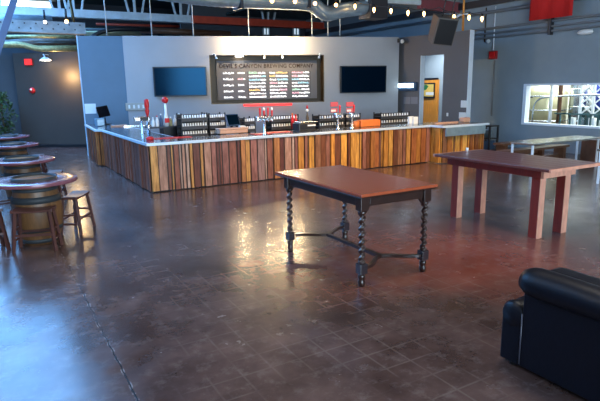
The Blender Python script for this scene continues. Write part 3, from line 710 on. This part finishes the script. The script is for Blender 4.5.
# tap towers on the counter
def at(px, py): P = Zp(px, py, CT); return P
def tap(px, py, h, w, nh, lb, hc, style=0):
    P = at(px, py); t = thing('tap_tower', lb, 'beer tap', P)
    MB().lathe([(.05, 0), (.05, .015), (.026, .03), (.024, h)], n=16).build('column', 'bright_steel', t)
    if style: MB().lathe([(.035, 0), (.035, h)], (.13, .0, 0), 16).build('column', 'bright_steel', t)
    MB().box(-w/2, w/2, -.05, .05, h, h+.1).build('head', 'bright_steel', t, bevel=.02)
    for i in range(nh):
        x = -w/2+w*(i+.5)/nh
        f = MB().tube([(x, -.05, h+.04), (x, -.09, h+.04), (x, -.10, h-.01)], .010, 8).build('faucet', 'bright_steel', t)
        a = MB().lathe([(.010, 0), (.016, .04), (.022, .11), (.018, .12), (.012, .125)], (x, -.07, h+.1), 10).build('handle', hc, t)
        MB().lathe([(.020, .12), (.024, .14), (.018, .17), (.005, .18)], (x, -.07, h+.1), 10).build('handle_top', 'white' if hc == 'red' and i % 2 else 'red', a)
    return t
tc = tap(143, 134, .27, .34, 0, 'steel tap tower with one red handle near the left corner of the bar', 'red', 1)
MB().lathe([(.02, .37), (.035, .42), (.05, .5), (.03, .53), (.05, .58), (.05, .72), (.03, .74)], (.12, -.02, 0), 12).build('handle', 'red', tc); MB().box(-.05, .12, -.09, -.05, .29, .36).build('faucet_body', 'black', tc, bevel=.01)
tap(265, 134.5, .27, .36, 4, 'wide steel tap tower with four red and white handles mid bar', 'red')
tap(338, 129.5, .26, .16, 1, 'slim steel tap tower with a red handle, left of the right-hand pair', 'red')
tap(352, 128.5, .26, .12, 1, 'slim steel tap tower with a red handle, right of the right-hand pair', 'red')
# red and white signs on the two right taps
for px, lb in ((333, 'left'), (348.5, 'right')):
    P = Yp(px, 104.5, 11.0)
    t = thing('tap_sign', 'small red sign on a stalk above the taps, %s one' % lb, 'sign', (P.x, 10.95, WT if False else CT-.2))
    h = P.z-(CT-.2)
    MB().tube([(0, 0, -.01), (0, 0, h-.1)], .012, 8).build('stalk', 'black', t)
    MB().box(-.11, .11, -.015, .015, h-.05, h+.06).build('sign_plate', 'red_white', t, bevel=.01)
    MB().box(-.11, .09, -.02, .0, h-.19, h-.09).build('lower_plate', 'red_white', t, bevel=.01); MB().box(-.10, .03, -.025, -.02, h-.17, h-.12).build('white_mark', 'white', t)
# till, tablet and boxes
def till(px, py, lb, w=.34, sc_=1.):
    P = at(px, py); t = thing('till', lb, 'till', P, .25)
    MB().box(-.16, .16, -.15, .15, 0, .07).build('base', 'black', t, bevel=.01); MB().tube([(0, .05, .07), (0, .02, .2)], .03, 8).build('stand', 'black', t)
    m = MB().box(-w/2, w/2, -.02, .02, -.13, .13); o = m.build('display', 'navy', t, bevel=.01, loc=(0, 0, .26), rot=(-.35, 0, 0)); MB().box(-w/2+.02, w/2-.02, -.026, -.02, -.11, .11).build('screen', 'screen', o)
    return t
till(233, 132, 'dark till with slanted screen behind the long tan tray'); 
P = at(242, 131); t = thing('card_reader', 'small black and white card reader right of the first till', 'card reader', P); MB().box(-.07, .07, -.06, .06, 0, .12).build('body', 'white', t, bevel=.015); MB().box(-.09, .05, .07, .16, 0, .26).build('back', 'black', t, bevel=.02)
def crate(nm, lb, cat, px0, px1, py, h, mt, d=.3, rz=0, lid=None):
    A = at(px0, py); B = at(px1, py); t = thing(nm, lb, cat, A, rz); w = (B-A).length
    MB().box(0, w, -.0, d, 0, h).build('body', mt, t, bevel=.02); 
    if lid: MB().box(-.012, w+.012, -.012, d+.012, h, h+.03).build('lid', lid, t, bevel=.01)
    return t
crate('tray', 'long tan tray lying on the bar below the menu case', 'tray', 220, 250, 134.5, .085, 'peach', .22, 0, 'peach')
crate('counter_box', 'orange box with round end on the bar under the right television', 'box', 361, 386, 127.2, .16, 'orange', .2, 0)
A = at(361, 127.2); t = T(MB().lathe([(.085, 0), (.085, .12), (.07, .14)], n=18).build('orange_drum', 'orange', loc=(A.x-.12, A.y+.05, CT)), 'short round orange drum at the left end of the orange box', 'drum')
t = crate('dark_till', 'low black till with pale drawer front on the middle of the bar', 'till', 299, 318.5, 131.3, .17, 'black', .3); MB().box(.22, .42, -.008, 0, .10, .13).build('label_plate', 'white', t); MB().box(.05, .5, .02, .28, .17, .20).build('raised_lid', 'steel', t, bevel=.01)
t = crate('silver_box', 'grey metal box behind the tablet at the far left of the bar', 'box', 97, 104, 126.5, .2, 'steel_blue', .3)
P = at(106, 124.5); t = thing('tablet_stand', 'black tablet on a stand at the far left end of the bar', 'tablet', P, .3)
MB().box(-.12, .12, -.1, .1, 0, .02).build('foot', 'black', t); MB().tube([(0, 0, .02), (0, .03, .2)], .02, 8).build('stem', 'black', t); MB().box(-.17, .17, -.012, .012, -.15, .15).build('tablet', 'black_gloss', t, bevel=.01, loc=(-.05, 0, .36), rot=(-.25, -.15, 0))
P = at(111, 127.2); t = T(MB().prism([(0, 0), (.42, .1), (.5, .45), (.05, .3)], 0, .03).build('brown_board', 'peach', loc=P), 'flat brown serving board lying beside the tablet', 'board')
A = at(124, 127); t = T(MB().box(0, .85, 0, .05, 0, .03).build('steel_rod', 'bright_steel', loc=A, rot=(0, 0, -.15)), 'pale metal strip lying on the left arm of the bar', 'strip')
P = at(150, 140.2); t = T(MB().lathe([(.07, 0), (.075, .05), (.03, .07)], n=16).build('red_bowl', 'red', loc=P), 'low red bowl on the corner of the bar', 'bowl')
m = MB(); A = at(155, 139.5); t = T(m.box(0, .75, 0, .25, 0, .008).build('bar_mat', 'red', loc=A, bevel=.003), 'red rubber mat on the bar near its left corner', 'mat')
A = at(255, 134.8); t = T(MB().box(0, .34, 0, .3, 0, .008).build('bar_mat', 'red', loc=A), 'red rubber mat left of the wide tap tower', 'mat')
A = at(268, 133.2); t = T(MB().box(0, .55, 0, .22, 0, .008).build('bar_mat', 'red', loc=A), 'red rubber mat right of the wide tap tower', 'mat')
# small stand with bottles and the red globe dispenser
P = Yp(166, 126, 12.2)
t = thing('side_stand', 'dark stand behind the left bar holding bottles', 'stand', (P.x, 12.2, 0)); Zs = P.z
MB().box(-.42, .40, -.2, .25, Zs-.03, Zs).build('top', 'dark_steel', t); MB().box(-.1, .35, -.15, .2, 0, Zs-.03).build('cabinet', 'black', t)
t = thing('drink_dispenser', 'tall clear dispenser with a red ball on top', 'dispenser', (P.x, 12.15, Zs)); h = Yp(167, 100, 12.15).z-Zs
MB().lathe([(.05, 0), (.05, .2), (.03, .28), (.022, h-.06)], n=14).build('tube', 'glassware', t); MB().sphere((0, 0, h), .075, 9).build('ball', 'red', t); MB().box(-.05, .05, -.07, -.045, .08, .18).build('red_label', 'red', t)
cols_ = ['white', 'glassware', 'navy', 'insulation', 'white', 'leaf']
wh = ['leftmost', 'second from left', 'third from left', 'third from right', 'second from right', 'rightmost']
for i, dx in enumerate((-.30, -.21, -.12, .10, .20, .30)):
    t = thing('bottle', 'small bottle on the dark stand behind the left bar, %s' % wh[i], 'bottle', (P.x+dx, 12.15, Zs), group='bottles around the dispenser')
    hb = .2+.07*((i*7) % 3)/2
    MB().lathe([(.035, 0), (.037, .02), (.037, hb*.6), (.014, hb*.8), (.014, hb)], n=12).build('body', cols_[i], t); MB().lathe([(.017, hb-.02), (.017, hb+.01)], n=10).build('cap', 'red' if i == 1 else 'white', t)
# shaker bottles
P = at(315.3, 129); t = thing('white_bottle', 'tall slim bottle with red and white cap standing behind the black till', 'bottle', (P.x, P.y+.35, CT)); h = Yp(316, 105, P.y+.35).z-CT
MB().lathe([(.03, 0), (.035, .04), (.035, h*.45), (.018, h*.6), (.016, h*.8)], n=12).build('body', 'bark', t); MB().sphere((0, 0, h*.78), .035, 7).build('white_bulb', 'white', t); MB().lathe([(.02, h*.85), (.024, h*.9), (.012, h)], n=12).build('cap', 'red', t)
for k, (px, hh, cc) in enumerate(((298, .36, 'orange'), (301.5, .33, 'red'), (304, .2, 'black'))):
    P = at(px, 129.5); t = thing('sauce_bottle', ('orange topped', 'red', 'short black')[k]+' bottle standing left of the black till on the bar', 'bottle', (P.x, P.y+.4, CT if False else CT)); t.location.y = (P.y+.25)*S
    MB().lathe([(.034, 0), (.034, hh*.6), (.02, hh*.75), (.02, hh*.9)], n=12).build('body', cc if k else 'red', t); MB().lathe([(.028, hh*.88), (.02, hh)], n=12).build('cap', cc, t)
# right end of the bar
P = at(465.5, 122.2); t = thing('wooden_block', 'peach coloured block of wood on the right end of the bar', 'block', P); MB().box(-.11, .13, -.05, .12, 0, .12).build('body', 'peach', t, bevel=.03)
for (px, lb, mt, h) in ((413, 'left', 'paper', .17), (408.5, 'right', 'white', .18)):
    P = at(px+2, 123.6); t = T(MB().box(-.07, .07, -.03, .03, 0, h).build('card_holder', mt, loc=P, bevel=.005), 'pale card standing on the bar beside the doorway, %s of two' % ('right' if lb == 'left' else 'left'), 'card')
P = at(444, 124.5); o = T(MB().box(0, .75, .25, .32, 0, .03).build('pale_strip', 'peach', loc=P), 'narrow pale wooden strip lying at the right end of the bar', 'strip')
# black cart right of the bar
A = Yp(485.5, 125.5, 9.9); B = Yp(493.5, 125.5, 9.9)
t = thing('utility_cart', 'black metal cart with blue tub against the right end of the bar', 'cart', (A.x, 9.75, 0)); w = B.x-A.x; h = A.z
for xx in (0, w):
    for yy in (0, .4): MB().box(xx-.02, xx+.02, yy-.02, yy+.02, 0, h).build('post', 'black', t)
MB().box(-.02, w+.02, -.02, .42, h-.03, h).build('top_rail', 'black', t); MB().box(0, w, 0, .4, .1, .14).build('shelf', 'black', t); MB().box(0, w, 0, .4, .42, .45).build('shelf', 'black', t)
t = thing('tub', 'blue tub standing on the middle shelf of the black cart', 'tub', (A.x+w/2, 9.93, .45)); MB().lathe([(.09, 0), (.12, .2), (.125, .21), (.11, .21)], n=18).build('bucket', 'steel_blue', t)
t = thing('storage_bin', 'dark blue bin on the bottom shelf of the black cart', 'bin', (A.x+w/2, 9.95, .14)); MB().box(-.13, .13, -.15, .15, 0, .24).build('body', 'navy', t, bevel=.02)

# ================================================================== BREWERY BEHIND THE WINDOW
def tank(x, y, r, z0, z1, mt, lb):
    t = thing('brew_tank', lb, 'tank', (x, y, 0))
    MB().lathe([(.02, z0-.25), (r, z0), (r, z1), (r*.8, z1+.15), (r*.3, z1+.24), (.02, z1+.25)], n=32).build('shell', mt, t)
    for zz in (z0+.2, (z0+z1)/2, z1-.1): MB().ring(r, r+.015, zz, zz+.03, n=32).build('band', 'bright_steel', t)
    for k in range(4): a = PI/4+k*PI/2; MB().tube([(r*.8*math.cos(a), r*.8*math.sin(a), 0), (r*.8*math.cos(a), r*.8*math.sin(a), z0+.02)], .035, 8).build('leg', 'steel', t)
tank(15.3, 10.9, .62, .5, 1.55, 'tank_yellow', 'pale yellow steel brewing tank at the left of the brewery window')
tank(15.7, 10.0, .32, .5, 1.75, 'steel', 'narrow steel tank in the middle of the brewery window')
tank(16.4, 8.2, .5, .5, 1.6, 'steel', 'far steel tank toward the right of the brewery window')
pipe('brew_pipe', [(14.75, 10.05, 0), (14.75, 10.05, 4.1)], .06, 'brown_wood', 'brown vertical pipe between the yellow tank and the middle tank', 'pipe')
pipe('brew_pipe', [(14.2, 9.95, 0), (14.2, 9.95, 4.1)], .05, 'white', 'white vertical pipe in the middle of the brewery window', 'pipe')
pipe('brew_pipe', arc([(14.3, 10.6, .5), (14.3, 10.6, 1.42), (14.3, 9.2, 1.52), (14.3, 5, 1.52)]), .025, 'steel', 'thin steel pipe crossing the brewery window', 'pipe')
t = thing('white_lattice', 'white lattice scaffold with blue drums at the right of the brewery window', 'scaffold', (14.9, 0, 0))
YL = [Xp(581, 100, 14.9).y-.38*k for k in range(6)]
for j, yy in enumerate(YL):
    MB().box(-.03, .03, yy-.03, yy+.03, 0, 2.2).build('upright', 'white', t)
m_y = YL
for a, b in zip(m_y, m_y[1:]):
    for k in range(4):
        z = .95+.3*k; MB().bar((0, a, z), (0, b, z+.3), .035).build('brace', 'white', t); MB().bar((.04, b, z), (.04, a, z+.3), .035).build('brace', 'white', t)
for k, yy in enumerate((YL[1]+.1, YL[2]-.05, YL[3]-.2)): T(MB().lathe([(.19, 0), (.19, .7), (.15, .75)], n=20).build('blue_drum', 'deep_blue', loc=(15.35, yy, 1.1)), 'deep blue drum behind the white lattice, %s one' % ('left', 'middle', 'right')[k], 'drum')
T(MB().box(15.1, 15.6, YL[4]-.2, YL[1]+.3, 0, 1.1).build('drum_platform', 'dark_teal'), 'dark green platform under the blue drums', 'platform')
t = thing('railing', 'low green-blue railing with small fittings along the bottom of the brewery window', 'railing', (14.2, 0, 0))
MB().box(-.02, .02, 5.6, 9.8, .98, 1.02).build('top_rail', 'dark_teal', t)
for k in range(14): MB().box(-.02, .02, 5.7+k*.3, 5.74+k*.3, 0, .98).build('baluster', 'dark_teal', t)
rk = random.Random(4)
for k in range(9):
    T(MB().box(0, .12, 0, .16, 0, .2+.1*rk.random()).build('keg_part', ('white', 'steel', 'paper')[k % 3], loc=(14.5, 7.0+k*.3, .6)), 'small pale crate in a row behind the green-blue railing', 'crate', 'pale crates behind the railing')
T(MB().box(14.35, 14.8, 6.6, 9.75, 0, .6).build('low_bench', 'dark_teal'), 'dark bench behind the green-blue railing', 'bench')
P = (14.0, 10.05, 0)
t = thing('valve_arm', 'orange topped gauge on a black arm at the left of the brewery window', 'gauge', (14.1, 10.85, 1.45)); MB().box(-.02, .02, -.35, .1, -.02, .01).build('arm', 'black', t); MB().sphere((0, 0, .1), .07, 8).build('gauge', 'orange', t); MB().tube([(0, .05, -1.45), (0, .05, 0)], .02, 8).build('post', 'black', t)
# ================================================================== TABLES
# barley-twist library table
tx0, tx1, ty0, ty1, tz = 2.835, 3.765, 3.79, 5.46, .905
t = thing('library_table', 'dark carved table with barley-twist legs standing mid floor', 'table', ((tx0+tx1)/2, (ty0+ty1)/2, 0)); cx, cy = (tx0+tx1)/2, (ty0+ty1)/2
hw, hl = (tx1-tx0)/2, (ty1-ty0)/2
MB().box(-hw, hw, -hl, hl, tz-.028, tz).build('tabletop', 'table_top', t, bevel=.008)
m = MB(); m.box(-hw+.0, hw, -hl, hl, tz-.040, tz-.029); m.build('top_moulding', 'table_dark', t, bevel=.004)
lx = .385; lya, lyb = 3.885-cy, 5.26-cy
LG = [(-lx, lya), (lx, lya), (-lx, lyb), (lx, lyb)]
zb = tz-.04
for nm, (a, b, c, d) in dict(a=(-lx, lx, lya, lya), b=(-lx, lx, lyb, lyb)).items():
    MB().box(a+.045, b-.045, c-.022, c+.022, zb-.095, zb).build('apron', 'table_dark', t, bevel=.004); MB().box(a+.07, b-.07, c-.027, c-.022, zb-.075, zb-.02).build('apron_panel', 'table_dark', t, bevel=.003)
for xx in (-lx, lx): MB().box(xx-.022, xx+.022, lya+.045, lyb-.045, zb-.095, zb).build('apron', 'table_dark', t, bevel=.004)
def twist(z0, z1, r, pitch, n=18):
    m = MB(); k = int((z1-z0)/.006); vs = []; fs = []
    for i in range(k+1):
        z = z0+(z1-z0)*i/k; ph = 2*PI*(z-z0)/pitch; e = min(1, min(z-z0, z1-z)/.02)
        for j in range(n):
            a = 2*PI*j/n; rr = r*(1-.30*e+.30*e*math.cos(a-ph)); vs.append((rr*math.cos(a), rr*math.sin(a), z))
    for i in range(k):
        for j in range(n): fs.append((i*n+j, i*n+(j+1) % n, (i+1)*n+(j+1) % n, (i+1)*n+j))
    fs.append(tuple(range(n))[::-1]); fs.append(tuple(k*n+j for j in range(n))); return m.add(vs, fs, True)
for (x, y) in LG:
    l = twist(.24, zb-.155, .036, .072).build('leg', 'table_dark', t, loc=(x, y, 0))
    MB().box(-.045, .045, -.045, .045, zb-.13, zb).build('corner_block', 'table_dark', l, bevel=.004)
    MB().lathe([(.036, zb-.16), (.042, zb-.145), (.030, zb-.13)], n=18).build('collar', 'table_dark', l)
    MB().box(-.042, .042, -.042, .042, .125, .225).build('lower_block', 'block_sheen', l, bevel=.006)
    MB().lathe([(.03, .225), (.036, .233), (.03, .245)], n=18).build('collar', 'table_dark', l)
    MB().lathe([(.028, 0), (.034, .02), (.036, .05), (.026, .065), (.036, .085), (.036, .105), (.026, .125)], n=20).build('foot', 'table_dark', l)
    s1 = 1 if x < 0 else -1; s2 = 1 if y == lya else -1
    b = MB(); b.prism([(s1*.045, zb-.095), (s1*.10, zb-.095), (s1*.075, zb-.105), (s1*.06, zb-.125), (s1*.045, zb-.15)], -.012, .012, axis='y'); b.build('bracket', 'table_dark', l)
zs_ = .175
def serp(y, s):
    pts = []
    for i in range(25):
        u = i/24; x = -lx+2*lx*u; w = .5-.5*math.cos(2*PI*u); w2 = w*w*.5+w*.5
        pts.append((x, y+s*(.20*w2), zs_+.012*math.sin(4*PI*u)*0))
    return pts
def railmesh(pts, w, h):
    m = MB(); P = [Vector(p) for p in pts]; vs = []; fs = []
    for i, p in enumerate(P):
        d = (P[min(i+1, len(P)-1)]-P[max(i-1, 0)]).normalized(); n = Vector((-d.y, d.x, 0))
        vs += [p+n*w/2+Vector((0, 0, h/2)), p-n*w/2+Vector((0, 0, h/2)), p-n*w/2-Vector((0, 0, h/2)), p+n*w/2-Vector((0, 0, h/2))]
    for i in range(len(P)-1):
        for k in range(4): fs.append((i*4+k, i*4+(k+1) % 4, i*4+4+(k+1) % 4, i*4+4+k))
    fs += [(3, 2, 1, 0), tuple(len(vs)-4+k for k in range(4))]; return m.add(vs, fs)
railmesh(serp(lya, 1), .045, .032).build('end_stretcher', 'table_dark', t, bevel=.006); railmesh(serp(lyb, -1), .045, .032).build('end_stretcher', 'table_dark', t, bevel=.006)
MB().box(-.025, .025, lya+.2, lyb-.2, zs_-.018, zs_+.018).build('long_stretcher', 'table_dark', t, bevel=.005)

# rustic plank table
t = thing('plank_table', 'rustic reddish plank table with square legs near the right wall', 'table', (5.93, 4.70, 0))
hw, hl, tz = .52, .97, .90
A = 0
m = MB(); nb = 6
for i in range(nb):
    x0 = -.49+.98*i/nb; m.box(x0+.0015, x0+.98/nb-.0015, -.93, .87, tz-.035, tz)
m.build('tabletop', 'rustic_top', t, bevel=.004)
MB().box(-.49, .49, -.96, -.93, tz-.036, tz+.001).build('end_batten', 'rustic_lit', t, bevel=.004); MB().box(-.49, .49, .87, .90, tz-.036, tz).build('end_batten', 'rustic_lit', t, bevel=.004)
for sx in (-1, 1):
    MB().box(sx*.29-.02, sx*.29+.02, -.70, .76, tz-.15, tz-.036).build('apron', 'rustic_red', t, bevel=.003)
for y0 in (-.745, .76): MB().box(-.31, .31, y0, y0+.04, tz-.15, tz-.036).build('end_apron', 'rustic_lit' if y0 < 0 else 'rustic_red', t, bevel=.003)
for (x, y) in ((-.242, -.635), (.242, -.635), (-.242, .655), (.242, .655)):
    # legs: red stained, daylight on the near faces painted as a paler plate
    l = MB().box(-.05, .05, -.055, .06, 0, tz-.036).build('leg', 'rustic_red', t, loc=(x, y, 0), bevel=.003); MB().box(-.05, .05, -.062, -.055, 0, tz-.15 if y < 0 else tz-.036).build('leg_lit_face', 'rustic_lit', l)
P = Zp(467, 151.5, tz); T(MB().lathe([(.018, 0), (.02, .05), (.016, .055)], n=14).build('shot_glass', 'glassware', loc=P), 'tiny clear glass standing on the rustic plank table', 'glass')
# steel tables and benches by the window
def steel_table(x0, x1, y0, y1, lb):
    t = thing('steel_table', lb, 'table', (x0, y0, 0))
    MB().box(0, x1-x0, 0, y1-y0, .615, .65).build('tabletop', 'steel_top', t, bevel=.004)
    for x in (.05, x1-x0-.05):
        for y in (.05, y1-y0-.05): MB().box(x-.018, x+.018, y-.018, y+.018, 0, .615).build('leg', 'white_trim', t)
steel_table(9.58, 11.95, 7.03, 7.62, 'pale steel topped table under the brewery window behind the plank table')
steel_table(9.73, 11.4, 5.1, 5.80, 'steel table cut by the right edge, only its white corner leg showing')
def bench(x0, x1, y0, y1, h, lb):
    t = thing('wooden_bench', lb, 'bench', (x0, y0, 0)); L = x1-x0; W = y1-y0
    MB().box(0, L, 0, W, h-.05, h).build('seat', 'brown_wood', t, bevel=.005)
    for x in (.15, L-.15): MB().box(x-.05, x+.05, .02, W-.02, 0, h-.05).build('leg', 'brown_wood', t, bevel=.004)
    MB().box(.2, L-.2, W/2-.02, W/2+.02, .12, .2).build('stretcher', 'brown_wood', t)
bench(9.7, 11.9, 7.75, 8.05, .42, 'brown wooden bench behind the steel table, against the brewery wall')
bench(10.6, 12.3, 8.6, 8.9, .46, 'brown wooden bench farthest back under the brewery window')
t = thing('wooden_cabinet', 'dark brown wooden cabinet beyond the steel table at the right edge', 'cabinet', (12.1, 7.1, 0)); MB().box(0, .9, 0, .5, 0, .55).build('body', 'brown_wood', t, bevel=.006); MB().box(.06, .42, -.015, 0, .06, .50).build('door', 'brown_wood', t, bevel=.004); MB().box(.48, .84, -.015, 0, .06, .50).build('door', 'brown_wood', t, bevel=.004)

# ================================================================== BARREL TABLES AND STOOLS
BH = .75
def barrel(loc, lb, rz):
    t = thing('barrel_table', lb, 'table', loc, rz, 'barrel tables in a row')
    pr_ = [(.225, 0), (.245, .08), (.275, .22), (.29, .36), (.29, .42), (.275, .56), (.255, .66), (.245, .795), (.225, .795), (.225, .78)]
    MB().lathe(pr_+[(.01, .78)], n=36).build('barrel_body', 'barrel_wood', t)
    for z0, z1, r0, r1 in ((.02, .07, .231, .242), (.16, .21, .262, .272), (.52, .60, .283, .268), (.66, .70, .258, .252)): MB().lathe([(r0+.001, z0), (r0+.006, z0), (r1+.006, z1), (r1+.001, z1), (r0+.001, z0)], n=36, cap=False).build('hoop', 'hoop', t)
    MB().ring(.246, .262, .72, .825, n=36).build('head_hoop', 'hoop', t)
    MB().lathe([(.01, .781), (.243, .781), (.243, .80), (.01, .80)], n=36, cap=False).build('barrel_head', 'barrel_top', t)
    MB().ring(.263, .50, .75, .79, n=56).build('tabletop', 'purple_top', t, bevel=.005)
    return t
BX = .46
bs = [(7.36, 'barrel table nearest the camera with a round wooden ring top', .3), (9.7, 'second barrel table from the camera in the row', 1.2), (12.6, 'third barrel table from the camera in the row', 2.1), (15.0, 'farthest barrel table, in front of the potted tree', .7)]
b = barrel((BX, bs[0][0], 0), bs[0][1], bs[0][2])
for y, lb, rz in bs[1:]: dup(b, (BX, y, 0), rz, lb)
SH = .50
def stool(loc, lb, rz):
    t = thing('stool', lb, 'stool', loc, rz, 'backless wooden stools')
    m = MB(); vs = []; n = 12
    for i in range(n+1):
        x = -.23+.46*i/n; dz = .018*(x/.23)**2-.012
        for y, z in ((-.115, SH+dz), (.115, SH+dz), (.115, SH-.032), (-.115, SH-.032)): vs.append((x, y, z))
    fs = [(i*4+k, i*4+(k+1) % 4, i*4+4+(k+1) % 4, i*4+4+k) for i in range(n) for k in range(4)]+[(3, 2, 1, 0), tuple(n*4+k for k in range(4))]
    m.add(vs, fs).build('seat', 'stool', t, bevel=.004)
    for sx in (-1, 1):
        for sy in (-1, 1): MB().bar((sx*.19, sy*.085, SH-.03), (sx*.235, sy*.13, 0), .034).build('leg', 'stool', t)
    for sx in (-1, 1):
        for z in (.14, .26): k = 1-z/SH; MB().bar((sx*(.19+.045*k), -.085-.045*k, z), (sx*(.19+.045*k), .085+.045*k, z), .02, .026).build('rung', 'stool', t)
    for sy in (-1, 1):
        z = .2; k = 1-z/SH; MB().bar((-.19-.045*k, sy*(.085+.045*k), z), (.19+.045*k, sy*(.085+.045*k), z), .02, .026).build('rung', 'stool', t)
    return t
s0 = stool((.39, 6.96, 0), 'wooden stool standing in front of the nearest barrel table', -.35)
dup(s0, (.94, 7.62, 0), 1.05, 'wooden stool standing at the right side of the nearest barrel table')
dup(s0, (-.17, 7.22, 0), .2, 'wooden stool cut by the left edge beside the nearest barrel table')
dup(s0, (.93, 9.95, 0), 1.3, 'wooden stool at the right side of the second barrel table')
dup(s0, (.10, 9.25, 0), .2, 'wooden stool at the left side of the second barrel table')
dup(s0, (.92, 12.8, 0), 1.4, 'wooden stool at the right side of the third barrel table')

# ================================================================== SOFA
t = thing('leather_sofa', 'black leather sofa with rolled back seen from behind at lower right', 'sofa', (2.86, 0, 0))
def roundbox(x0, x1, y0, y1, z0, z1, nm, b=.03, mt='leather', segs=4, rot=None): return MB().box(x0, x1, y0, y1, z0, z1).build(nm, mt, t, bevel=b, segs=segs, rot=rot)
Y0, Y1 = .45, 2.09
roundbox(0, .16, Y0, Y1, .035, .66, 'back_panel', .012)
m = MB(); n = 26; vs = []; fs = []; K = 40
for i in range(K+1):
    y = Y0-.01+(Y1+.03-Y0)*i/K; e = min(i, K-i)/2.; f = .72 if e == 0 else (.93 if e < 1 else 1)
    for j in range(n):
        a = 2*PI*j/n; r = (.098+.0015*math.sin(y*13+a*2))*f
        vs.append((.045+r*math.cos(a)*1.1, y, .622+r*math.sin(a)))
for i in range(K):
    for j in range(n): fs.append((i*n+j, i*n+(j+1) % n, (i+1)*n+(j+1) % n, (i+1)*n+j))
fs.append(tuple(range(n))[::-1]); fs.append(tuple(K*n+j for j in range(n))); m.add(vs, fs, True).build('back_roll', 'leather', t)
for (ya, yb) in ((Y1-.005, Y1+.155), (Y0-.155, Y0+.005)):
    o = roundbox(.0, .74, ya, yb, .03, .36, 'arm', .015)
    q = MB(); vs = []; K = 26
    ym = (ya+yb)/2
    for i in range(K+1):
        x = -.005+.76*i/K; f = .8 if i in (0, K) else 1
        for j in range(n): a = 2*PI*j/n; r = (.092+.003*math.sin(x*50))*f; vs.append((x, ym+r*math.cos(a)*.98, .365+r*math.sin(a)))
    fs = [(i*n+j, i*n+(j+1) % n, (i+1)*n+(j+1) % n, (i+1)*n+j) for i in range(K) for j in range(n)]+[tuple(range(n))[::-1], tuple(K*n+j for j in range(n))]
    q.add(vs, fs, True).build('arm_roll', 'leather', o)
MB().tube([(-.003, Y1-.004, .05), (-.003, Y1-.004, .40)], .005, 6).build('piping', 'piping', t)
for k in range(2):
    w = (Y1-Y0)/2; roundbox(.16, .74, Y0+k*w+.005, Y0+(k+1)*w-.005, .22, .38, 'seat_cushion', .05); roundbox(.13, .34, Y0+k*w+.005, Y0+(k+1)*w-.005, .36, .68, 'back_cushion', .06)
roundbox(.02, .72, Y0, Y1, .035, .22, 'base', .01)
for x in (.05, .68):
    for y in (Y0-.05, Y1+.08): MB().lathe([(.022, 0), (.028, .04)], (x, y, 0), 12).build('foot', 'black', t)
# ------------------------------------------------------------------ light
wd = bpy.data.worlds.new('world'); sc.world = wd; wd.use_nodes = True
wd.node_tree.nodes['Background'].inputs[0].default_value = (.55, .75, 1, 1); wd.node_tree.nodes['Background'].inputs[1].default_value = 1.2
area('loading_door_daylight', (2.15, -6.95, 2.3), (PI/2, 0, 0), 8.8, 4.4, 1700, (.62, .82, 1))
area('brewery_light', (15.4, 8, 4.15), (0, 0, 0), 3, 10, 950, (.88, .97, 1))
for px in (235, 262, 279, 292):
    x, z = Wp(px, 42); p = Ww(x, -.42, 3.12)
    point('wall_wash', p, 52, (1, .72, .40), .05)
for x in (1.0, 3.6, 6.2):
    p = Ww(x, -2.2, 4.2); spot('bar_warm_fill', p, (p.x, p.y-.4, .5), 90, (1, .72, .42), 1.3, .9, .5)  # added warm fill over the bar, no fitting there
spot('bar_front_fill', (8.5, 7.2, 4.4), (8.2, 9.7, .4), 900, (1, .62, .28), 1.3, .9, .35)  # unseen warm spots added to brighten the front cladding
spot('bar_front_fill', (5.5, 7.2, 4.4), (5.5, 9.7, .4), 800, (1, .70, .42), 1.3, .9, .35)
point('rear_wall_lamp_light', (LP.x+.5, LP.y-.4, 2.3), 60, (1, .66, .3), .1)
spot('doorway_fill', (12.4, 13.0, 3.4), (13.5, 14.1, 1.2), 420, (.85, .92, 1), 1.5, .8, .2)  # added spot that brightens the orange door, no lamp there
for x, y in ((-2, 4), (4, 3), (9, 2)): area('hall_fill', (x, y, 6.2), (0, 0, 0), 1.2, 1.2, 130, (1, .93, .85))  # unseen overhead fill added to lift the hall and right wall
vs = sc.view_settings; vs.view_transform = 'Standard'; vs.look = 'None'; vs.gamma = 1; vs.use_curve_mapping = False; vs.exposure = EXPO
sc.cycles.use_denoising = True
